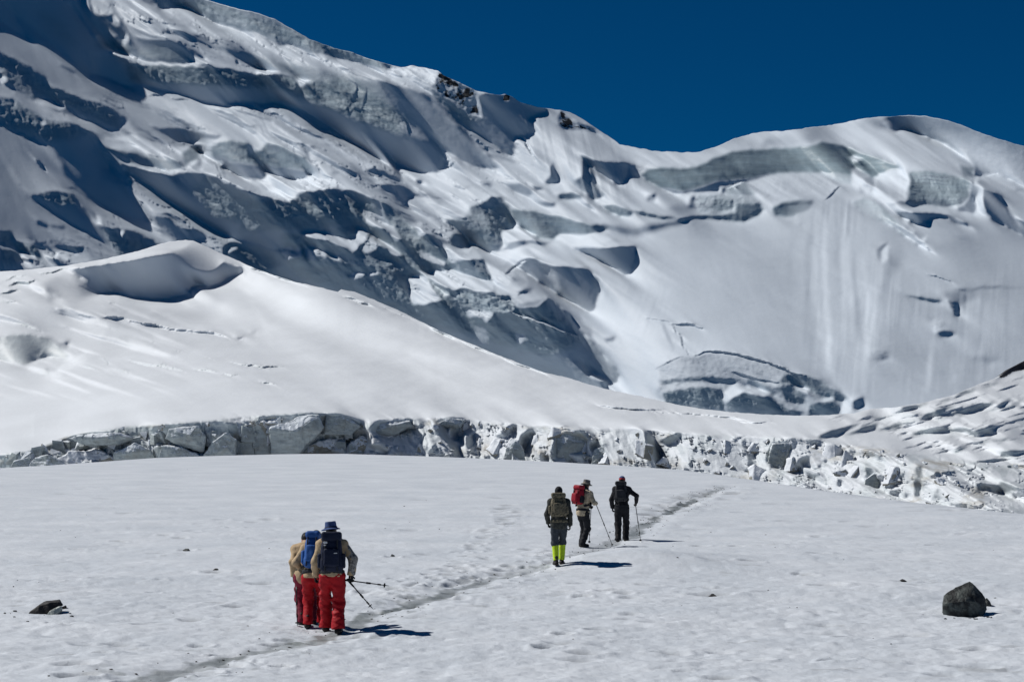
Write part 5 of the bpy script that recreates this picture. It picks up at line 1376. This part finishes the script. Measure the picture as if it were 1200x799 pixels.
def marks(J, bk, RT, em):
    for dx, dz, w_, h_ in ((-.09, .19, .030, .016), (-.10, .15, .018, .010), (.07, .02, .030, .007)):
        c = bk - J['fwd'] * (.16 if dz > .1 else .195) + J['up'] * dz + J['side'] * dx
        solid('badge', lambda p, c=c, w_=w_, h_=h_: sd_box(p, c, (w_, .02, h_), .005, RT), c - .08, c + .08, .008, LIGHT, em)
# A: rear walker of the near group
org = on_ground(389, 741)
J = walker(dict(h=1.77, lean=8, nod=2, headtilt=-.10, foot_l=(-.10, .24, 0), foot_r=(.10, -.08, 0), hand_l=(-.27, .16, .90), hand_r=(.31, .00, .93), elbow_r=(1, -.55, -.2), elbow_l=(-.5, -1, -.1)))
SA = dict(jacket=TAN, trousers=RED, baggy=.022, cuff=.075, hat='bucket', hatmat=NAVYHAT, hatband=NAVY, right_sleeve=GREYCAMO, wrinkle=.020, hem=.02, group=PG, grip_r=(.9, -.4, -.25), bulk=.01)
pa = build_person(SA, J, 'person in baggy red trousers and navy sun hat, rearmost of the near group')
ba = build_pack(J, dict(w=.35, d=.24, h=.52, z=-.05, mat=NAVY, lid=.08, extra=[marks], seed=3, group=PK, sidemat=NAVY), 'big navy black backpack on the rear walker in baggy red trousers')
place([pa, ba], org, math.radians(3))
g = to_world(J['gripr'], org, math.radians(3))
pole(g - np.array([.07, .02, .02]), g + np.array([.62, -.25, -.09]), 'black pole held level, pointing out to the right of the red trousered rear walker', TP)
pole(g - np.array([.03, .01, .05]), g + np.array([.36, -.12, -.48]), 'black pole slanting down in the right hand of the red trousered rear walker', TP)
# B: middle walker, half hidden
org = on_ground(367, 734.8)
J = walker(dict(h=1.66, lean=20, nod=28, foot_l=(-.08, -.02, 0), foot_r=(.11, .22, 0), hand_l=(-.24, .28, .92), hand_r=(.26, .28, .95), hip=.88))
SB = dict(jacket=TAN, trousers=RED, baggy=.014, cuff=.06, hat='beanie', hatmat=CHAR, wrinkle=.014, hem=.06, group=PG)
pb = build_person(SB, J, 'person bending forward in red trousers under a blue backpack')
bb_ = build_pack(J, dict(w=.25, d=.20, h=.50, z=.0, mat=BLUE, lid=.06, seed=5, group=PK), 'bright blue backpack on the stooping middle walker of the near group')
place([pb, bb_], org, math.radians(-4))
g = to_world(J['gripr'], org, math.radians(-4))
# C: front walker of the near group, at its left edge
org = on_ground(358.0, 732.0)
J = walker(dict(h=1.66, lean=29, nod=34, foot_l=(-.06, -.02, 0), foot_r=(.12, .24, 0), hand_l=(-.19, .06, .80), hand_r=(.26, .28, .95), hip=.87, elbow_l=(-.3, -1, 0)))
SC = dict(jacket=TAN, trousers=WINE, baggy=.014, cuff=.05, hat='beanie', hatmat=CHAR, wrinkle=.014, hem=.16, group=PG, bulk=.01, grip_l=(0, .2, 1))
pc_ = build_person(SC, J, 'person in long tan jacket and dark wine red trousers, leftmost of the near group')
place([pc_], org, math.radians(4))
g = to_world(J['gripl'], org, math.radians(4))
pole(g + np.array([0, 0, .05]), ground_tip(348.5, 733.5) - np.array([0, 0, .02]), 'thin upright pole planted left of the tan jacketed walker', TP)
# D: neon gaiters
org = on_ground(655, 661.5)
J = walker(dict(h=1.76, lean=4, nod=14, foot_l=(-.07, -.10, 0), foot_r=(.07, .16, 0), hand_l=(-.235, .16, .94), hand_r=(.255, .06, .90), hip=.92))
SD = dict(jacket=DARKGREEN, trousers=SLATE, baggy=.008, cuff=.44, gaiter=NEON, hat='beanie', hatmat=BLACK, wrinkle=.013, hem=.12, group=PG, bulk=.012)
pd_ = build_person(SD, J, 'person with neon yellow gaiters, slate trousers and black beanie, leftmost of the far group')
bd_ = build_pack(J, dict(w=.36, d=.22, h=.44, z=.03, mat=OLIVE, lid=.06, seed=7, group=PK, strapmat=OLIVE, x=-.02), 'mottled olive brown backpack on the walker with neon yellow gaiters')
place([pd_, bd_], org, math.radians(2))
# E: red pack, sun hat, turned to the right
org = on_ground(683, 640.5); yE = math.radians(-48)
J = walker(dict(h=1.78, lean=9, nod=8, foot_l=(-.08, .06, 0), foot_r=(.07, -.06, 0), hand_l=(-.16, .36, 1.06), hand_r=(.20, .30, 1.16), elbow_r=(.8, -.6, -.5), elbow_l=(-.6, -.6, -.6), headyaw=math.radians(-18)))
SE = dict(jacket=CREAM, trousers=BLACK, baggy=.012, cuff=.04, hat='bucket', hatmat=GREYHAT, hatband=CREAM, scarf=CHAR, wrinkle=.014, hem=.10, group=PG, bulk=.012, grip_r=(-.25, -.3, 1), grip_l=(0, .2, 1))
pe = build_person(SE, J, 'person in cream jacket, black trousers and grey sun hat, middle of the far group')
be = build_pack(J, dict(w=.29, d=.21, h=.42, z=.03, mat=CRIMSON, lid=.06, seed=9, group=PK, sidemat=BLACK, strapmat=BLACK), 'crimson backpack with black side pockets on the walker in the sun hat')
place([pe, be], org, yE)
g = to_world(J['gripr'], org, yE); pole(g + np.array([-.02, 0, .06]), ground_tip(718.5, 640) - np.array([0, 0, .02]), 'long slanting pole planted ahead of the walker with the crimson backpack', TP)
g = to_world(J['gripl'], org, yE); pole(g + np.array([0, 0, .06]), ground_tip(690.5, 636) - np.array([0, 0, .02]), 'thin steep pole behind the legs of the walker with the crimson backpack', TP)
# F: all in black, red cap
org = on_ground(728.5, 634); yF = math.radians(-10)
J = walker(dict(h=1.80, lean=5, nod=10, foot_l=(-.08, -.16, 0), foot_r=(.09, .20, 0), hand_l=(-.27, .10, .92), hand_r=(.39, .16, 1.07), elbow_r=(1, -.5, -.4)))
SF = dict(jacket=BLACK, trousers=BLACK, baggy=.016, cuff=.04, hat='cap', hatmat=REDCAP, hatmat2=NAVYHAT, wrinkle=.013, hem=.10, group=PG, bulk=.012, hair=REDCAP, hoodlike=False, grip_r=(0, -.1, 1), hairlen=.10)
SF['hair'] = HAIR
pf = build_person(SF, J, 'person all in black with a red and navy cap, rightmost and farthest along the path')
def logo(J, bk, RT, em):
    c = bk - J['fwd'] * .155 + J['up'] * .14 + J['side'] * .10
    solid('badge', lambda p: sd_box(p, c, (.022, .012, .018), .006, RT), c - .08, c + .08, .008, LIGHT, em)
bf = build_pack(J, dict(w=.33, d=.22, h=.46, z=.03, mat=CHAR, lid=.06, seed=11, group=PK, strapmat=BLACK, sidemat=BLACK), 'charcoal black backpack on the walker in black with the red cap')
place([pf, bf], org, yF)
g = to_world(J['gripr'], org, yF); pole(g + np.array([0, 0, .06]), ground_tip(751, 634.5) - np.array([0, 0, .02]), 'upright pole in the outstretched right hand of the walker all in black', TP)
# ------------------------------------------------------------------ single ice blocks of the broken cliff, boulders and stones
def hull_mesh(name, pts, mat, parent, cuts, amp, scale, seed, smooth=False, bev=0.0):
    bm = bmesh.new()
    for p in pts: bm.verts.new(p)
    r = bmesh.ops.convex_hull(bm, input=bm.verts)
    bmesh.ops.delete(bm, geom=[g for g in r['geom_interior'] if isinstance(g, bmesh.types.BMVert)], context='VERTS')
    if bev > 0:
        bmesh.ops.dissolve_limit(bm, angle_limit=.12, verts=bm.verts, edges=bm.edges)
        bmesh.ops.bevel(bm, geom=bm.edges[:], offset=bev, segments=1, affect='EDGES', profile=.6, clamp_overlap=True)
        bmesh.ops.triangulate(bm, faces=bm.faces)
    for _ in range(cuts):
        bmesh.ops.subdivide_edges(bm, edges=[e for e in bm.edges], cuts=1, use_grid_fill=True)
    co = np.array([v.co for v in bm.verts]); bm.normal_update(); no = np.array([v.normal for v in bm.verts])
    ns = amp * (noise3(co + seed * 3.7, scale, seed) + .55 * noise3(co + seed, scale * .42, seed + 40) + .3 * noise3(co, scale * .18, seed + 80))
    # stepped fracture faces
    ns += amp * .6 * (np.floor(noise3(co * np.array([1, 1, .5]), scale * .9, seed + 60) * 3) / 3)
    co = co + no * ns[:, None]
    for v, c in zip(bm.verts, co): v.co = c
    me = bpy.data.meshes.new(name); bm.to_mesh(me); bm.free()
    for p in me.polygons: p.use_smooth = smooth
    me.materials.append(mat)
    o = bpy.data.objects.new(name, me); COL.objects.link(o)
    if parent is not None: o.parent = parent
    return o

def ice_block_mat(name, ice, snow, cover):
    b = NB(name); v = b.coord(); vs_ = b.coord((1, 1, 4))
    n = b.noise(v, .5, 6, .65); n2 = b.noise(vs_, .8, 6, .65); n3 = b.noise(v, 2.5, 6, .7)
    ic = b.mix(b.ramp(n2, [(.3, 0.0), (.7, 1.0)]), tuple(c * .6 for c in ice), ice)
    dirt = b.ramp(n, [(.50, 0.0), (.68, 1.0)])
    ic = b.mix(b.math('MULTIPLY', dirt, .55), ic, (.20, .185, .155))
    ge = b.n("ShaderNodeNewGeometry"); sx = b.n("ShaderNodeSeparateXYZ"); b.l(ge.outputs["Normal"], sx.inputs[0])
    up = b.ramp(b.math('ADD', sx.outputs[2], b.math('MULTIPLY', b.math('SUBTRACT', n3, .5), .7)), [(cover - .08, 0.0), (cover + .08, 1.0)])
    b.col(b.mix(up, ic, snow)); b.rough(b.mix(up, .4, .65)); b.spec(.3)
    b.bump(b.math('ADD', n3, b.math('MULTIPLY', n2, .6)), .6, .12)
    return b.m
ICE_A = ice_block_mat("dirty_blue_ice", (.50, .56, .565), (.72, .77, .82), .36)
ICE_B = ice_block_mat("snow_covered_ice", (.42, .41, .36), (.74, .78, .83), -.30)
def glacier_y(px, v):
    j = int(np.argmin(np.abs(xs - px))); t_ = (v - vb[j]) / (vs[j] - vb[j])
    return float(gdep[int(np.clip(t_ * (rows - 1), 0, rows - 1)), j])
BLK = [([(32,551),(42,536),(58,533),(86,546),(70,551)],0),([(68,544),(88,527),(112,526),(134,533),(138,543),(100,548)],1),([(136,545),(138,530),(160,518),(176,527),(180,542)],0),([(186,543),(190,521),(214,524),(240,535),(206,543)],0),([(196,514),(200,503),(232,499),(240,510),(238,528),(214,522)],0),([(240,537),(250,519),(266,508),(277,516),(278,537)],0),([(279,537),(281,520),(296,514),(299,537)],0),([(299,535),(300,502),(318,503),(318,535)],0),([(320,535),(322,503),(350,489),(374,488),(380,502),(362,516),(348,533)],0),([(382,508),(384,487),(402,486),(414,493),(422,499),(410,508)],0),([(352,536),(366,521),(384,514),(400,512),(402,536)],1),([(284,499),(300,491),(330,490),(345,491),(330,500)],1),([(82,513),(108,509),(138,508),(156,514),(146,519),(110,524)],0),([(436,508),(448,494),(462,496),(480,493),(482,500),(466,508)],0),([(516,496),(526,491),(544,492),(540,501),(526,501)],0),([(545,534),(550,512),(562,506),(586,503),(580,520),(566,538)],1),([(612,534),(614,513),(640,507),(652,507),(648,522),(642,538)],1),([(648,541),(652,514),(664,506),(684,507),(692,518),(676,526),(664,541)],0),([(712,541),(716,514),(730,507),(752,507),(762,522),(770,545),(744,551)],1),([(774,543),(778,520),(790,512),(808,515),(812,530),(800,548)],1),([(808,555),(820,530),(848,520),(868,518),(880,544),(872,559)],1),([(900,543),(906,521),(926,520),(930,530),(916,548)],0),([(912,551),(928,528),(946,517),(962,520),(978,530),(960,553)],1),([(966,560),(974,538),(996,530),(1010,546),(1006,574)],1),([(1030,577),(1036,548),(1056,541),(1070,552),(1066,584)],1),([(1082,584),(1086,556),(1112,549),(1132,556),(1134,588),(1110,594)],1),([(1142,592),(1148,566),(1170,561),(1192,572),(1190,600)],1),([(470,524),(484,508),(504,505),(512,520),(520,537),(480,536)],1),
 ([(404,538),(410,520),(424,512),(440,520),(446,538)],1),([(590,538),(594,524),(604,518),(612,526),(614,540)],0),([(694,543),(697,528),(708,522),(716,532),(716,545)],0),([(880,562),(884,548),(896,545),(908,552),(906,568)],1),([(1012,578),(1014,562),(1024,556),(1034,566),(1032,582)],0),([(10,552),(18,541),(34,536),(40,545),(36,553)],0),([(160,544),(166,534),(180,533),(190,541),(184,546)],1),([(216,544),(224,534),(238,532),(246,539),(240,545)],0),([(452,538),(458,524),(470,520),(476,530),(474,540)],1),([(528,540),(532,526),(542,522),(548,532),(546,541)],1)]
rb = random.Random(12)
for n_, (poly, kind) in enumerate(BLK):
    if kind and poly[0][0] > 445: continue
    c = np.mean(poly, 0); ww = max(p[0] for p in poly) - min(p[0] for p in poly)
    y0 = glacier_y(c[0], c[1]); m = y0 / F
    dpt = m * ww * rb.uniform(.5, .8)
    yc = y0 + dpt * (.22 if kind else -.2)
    cen = unproject(np.array(c[0]), np.array(c[1]), np.array(yc))
    pts = []
    for px, v in poly:
        f_ = rb.uniform(1.02, 1.16)
        q = np.array([(px - c[0]) * m * f_, rb.uniform(-.35, -.1) * dpt, -(v - c[1]) * m * f_]); pts.append(q)
        pts.append(np.array([q[0] * rb.uniform(.75, .95), rb.uniform(.4, .6) * dpt, q[2] * rb.uniform(.8, 1.0)]))
    pts.append(np.array([rb.uniform(-.15, .15) * ww * m, -.45 * dpt, rb.uniform(-.1, .1) * ww * m]))
    o = hull_mesh('ice_block', pts, ICE_B if kind else ICE_A, glacier, 4 if ww > 24 else 3, ww * m * (.07 if kind else .045), ww * m * .28, n_ + 1, smooth=bool(kind), bev=ww * m * .02)
    o.location = cen

# split slabs and prisms of the cliff face
for n_ in range(98):
    left_ = n_ < 72
    px = rb.uniform(14, 448) if left_ else rb.uniform(448, 1190)
    vt = np.interp(px, *zip(*BANDTOP)); vb_ = np.interp(px, *zip(*BANDBOT))
    hh = (vb_ - vt)
    v_ = vt + 3 + (hh - 3) * rb.uniform(.1, .9)
    w_ = rb.uniform(7, 17) * (1.0 if left_ else 1.35); h_ = min(rb.uniform(8, 20), hh * .75) * (1.0 if left_ else 1.1)
    v_ = max(v_, vt + h_ * .45)
    y0 = glacier_y(px, v_); m = y0 / F
    sl_ = rb.uniform(-.35, .35); pts = []
    for cx_ in (-.5, .5):
        for cz_ in (-.5, .5):
            for cy_ in (-.5, .5):
                tp = rb.uniform(.35, .95) if cz_ > 0 else 1.0
                pts.append(np.array([(cx_ * w_ * tp + sl_ * cz_ * h_ + rb.uniform(-.12, .12) * w_) * m, (cy_ * w_ * .8 * tp + rb.uniform(-.1, .1) * w_) * m, (cz_ + rb.uniform(-.16, .16)) * h_ * m]))
    o = hull_mesh('ice_block', pts, ICE_A if left_ and n_ % 4 else ICE_B, glacier, 2 if left_ else 3, w_ * m * (.03 if left_ else .085), w_ * m * .35, n_ + 300, smooth=not left_)
    o.location = unproject(np.array(px), np.array(v_), np.array(y0 + w_ * m * (.10 if left_ else .28)))
    o.rotation_euler = (rb.uniform(-.3, .2), rb.uniform(-.25, .25) if left_ else rb.uniform(-.35, .35), rb.uniform(-.8, .8))
# smaller fragments fallen along the foot and lip of the cliff
for n_ in range(150):
    px = rb.uniform(4, 1196)
    vt = np.interp(px, *zip(*BANDTOP)); vb_ = np.interp(px, *zip(*BANDBOT))
    f_ = rb.random() ** .8 if n_ % 3 else rb.uniform(0, .12)
    v_ = vt + 2 + (vb_ + 2 - vt) * f_
    white = px > 440
    sz = rb.uniform(3, 8) * (1.25 if white else 1)
    y0 = glacier_y(px, v_); m = y0 / F
    pts = []
    for a in range(9):
        th = rb.uniform(0, 6.283); ph = rb.uniform(-1.1, 1.2)
        pts.append(np.array([math.cos(th) * math.cos(ph) * rb.uniform(.7, 1.1), math.sin(th) * math.cos(ph) * rb.uniform(.7, 1.0), math.sin(ph) * rb.uniform(.6, 1.0)]) * sz * m * .5)
    o = hull_mesh('ice_block', pts, ICE_B if (n_ % 4 if white else n_ % 3 == 0) else ICE_A, glacier, 1, sz * m * .06, sz * m * .35, n_ + 100, smooth=False)
    o.location = unproject(np.array(px), np.array(v_), np.array(y0 - sz * m * .12))

rk = NB("grey_green_rock"); v = rk.coord(); n = rk.noise(v, 5, 8, .65); n2 = rk.noise(v, 22, 6, .7)
rk.col(rk.mix(rk.ramp(n, [(.44, 0.0), (.60, 1.0)]), (.007, .009, .010), (.085, .098, .092))); rk.rough(.75); rk.bump(rk.math('ADD', n, rk.math('MULTIPLY', n2, .5)), .7, .03); ROCK = rk.m
rd_ = NB("black_slate"); v = rd_.coord(); n = rd_.noise(v, 7, 7, .6)
rd_.col(rd_.mix(n, (.008, .008, .009), (.030, .028, .027))); rd_.rough(.7); rd_.bump(n, .6, .02); SLATEROCK = rd_.m
pi_ = NB("melting_ice"); v = pi_.coord(); n = pi_.noise(v, 12, 6, .65)
pi_.col(pi_.mix(n, (.20, .25, .24), (.50, .52, .49))); pi_.rough(.4); pi_.bump(n, .5, .02); WETICE = pi_.m

def rock_at(name, base_px, pts, mat, cuts, amp, sc_, seed, label, cat, bev=.0, sink=.03, group=None):
    g = on_ground(*base_px); m = g.y / F
    P3 = [((x - base_px[0]) * m, d, (base_px[1] - v_) * m) for x, v_, d in pts]
    o = hull_mesh(name, P3, mat, None, cuts, amp, sc_, seed, False, bev)
    o.location = (g.x, g.y, g.z - sink)
    tag(o, label, cat, group)
    return o
rock_at('boulder', (1132, 719), [(1103,722,-.10),(1103,705,-.12),(1106,695,-.05),(1112,690,.0),(1122,687,-.02),(1130,682.5,.02),(1137,679,.05),(1142,684,.0),(1149,689.5,.02),(1155,699,.04),(1157,712,-.02),(1146,722,-.16),(1132,722,-.24),(1118,722,-.22),(1128,700,-.26),(1141,702,-.20),(1109,703,-.20),(1118,694,-.12),(1112,700,.3),(1135,690,.34),(1150,702,.32),(1108,722,.3),(1152,722,.3)], ROCK, 4, .022, .15, 5, 'angular grey green boulder with a pointed top on the snow at the right', 'boulder', .0)
rock_at('stone', (1158, 710), [(1152,712,0),(1153,702,.02),(1157,699,.04),(1162,704,.05),(1164,711,.02),(1158,706,-.05),(1156,712,.2),(1162,712,.2),(1158,702,.2)], ROCK, 2, .012, .08, 6, 'small dark stone leaning on the right side of the big boulder', 'stone', .008, .02)
rock_at('rock_slab', (54, 719), [(32,721,-.02),(35,715,-.08),(46,708,-.1),(58,704,-.04),(69,703,.04),(73,708,.06),(66,711,-.06),(58,715,-.14),(50,720,-.16),(40,722,-.14),(48,704,.28),(66,702,.30),(38,714,.28),(70,709,.28),(36,722,.2)], SLATEROCK, 3, .010, .10, 8, 'flat black rock slab tilted on the snow at the left', 'boulder', .012, .02)
rock_at('ice_pedestal', (64, 720), [(53,722,-.05),(57,715,-.02),(64,711,.0),(72,709,.03),(73,712,.03),(68,717,-.03),(62,721,-.08),(60,722,.15),(70,720,.18),(68,709,.2)], WETICE, 3, .010, .08, 9, 'pale wet ice wedge under the right end of the black slab', 'ice', .01, .02)
rock_at('stone', (75, 713), [(72,714,0),(72,710,0),(77,708,.02),(78,711,.02),(75,714,-.03),(75,713,.1),(77,711,.1)], SLATEROCK, 2, .006, .05, 10, 'thin dark stone at the right tip of the black slab', 'stone', .0, .01)
for n_, (px, v_, w_, h_, lb) in enumerate([(835,698,13,4,'low dark stone half sunk in the snow between the boulder and the path'),(219,645,9,3,'small dark stone left of the near hikers, level with their packs'),(253,671,8,2.5,'tiny stone on the snow left of the near hikers, near a pale hump'),(460,652,6,2.6,'tiny dark stone above the pole tips of the near hikers'),(1058,680,9,2.5,'small flat stone left of the pointed boulder'),(903,549,5,6,'small upright dark stone at the foot of the ice cliff'),]):
    rr = random.Random(n_ + 50)
    pts = [(px + math.cos(a) * w_ / 2 * rr.uniform(.8, 1.1), v_ - rr.uniform(0, .4) * h_, math.sin(a) * w_ * .012) for a in np.arange(0, 6.28, .8)] + [(px + rr.uniform(-.3, .3) * w_, v_ - h_ * rr.uniform(.8, 1.1), rr.uniform(-.04, .04)) for _ in range(3)] + [(px, v_ + 3, 0)]
    if v_ < 560: continue
    rock_at('stone', (px, v_), pts, ROCK if n_ % 2 else SLATEROCK, 1, .008, .06, n_ + 20, lb, 'stone', .0, .01)
# grit along the path: nobody could count it
rr = np.random.default_rng(3); Vg = []; Tg = []
ico = bmesh.new(); bmesh.ops.create_icosphere(ico, subdivisions=1, radius=1); iv = np.array([v.co for v in ico.verts]); it = np.array([[v.index for v in f.verts] for f in ico.faces]); ico.free()
cnt = 0
for i in range(520):
    if i >= 495:
        cx_, cv_ = ((1132, 722), (55, 722))[i % 2]; x, y = gp(cx_, cv_); x += rr.normal(0, .5); y += rr.normal(-.2, .5)
    elif i < 440:
        k_ = rr.integers(0, len(TRS)); x = TRS[k_, 0] + rr.normal(0, .4); y = TRS[k_, 1] + rr.normal(0, .8)
    else:
        v_ = 545 + 255 * rr.random() ** 1.2; px = rr.uniform(0, 1200); x, y = gp(px, v_)
    if y < 24: continue
    s_ = rr.uniform(.006, .014) * (1 + y / 90) * (1.5 if i >= 500 else 1)
    z = ground_z(x, y)
    q = iv * (s_ * np.array([rr.uniform(.8, 1.6), rr.uniform(.8, 1.3), rr.uniform(.4, .9)])) * (1 + .25 * rr.standard_normal((len(iv), 1)))
    Vg.append(q + [x, y, z + s_ * .2]); Tg.append(it + cnt * len(iv)); cnt += 1
grit = mesh_np('grit', np.concatenate(Vg), None, SLATEROCK, tris=np.concatenate(Tg), smooth=False)
tag(grit, 'dark grit and pebbles scattered along the trodden path', None, None, 'stuff')
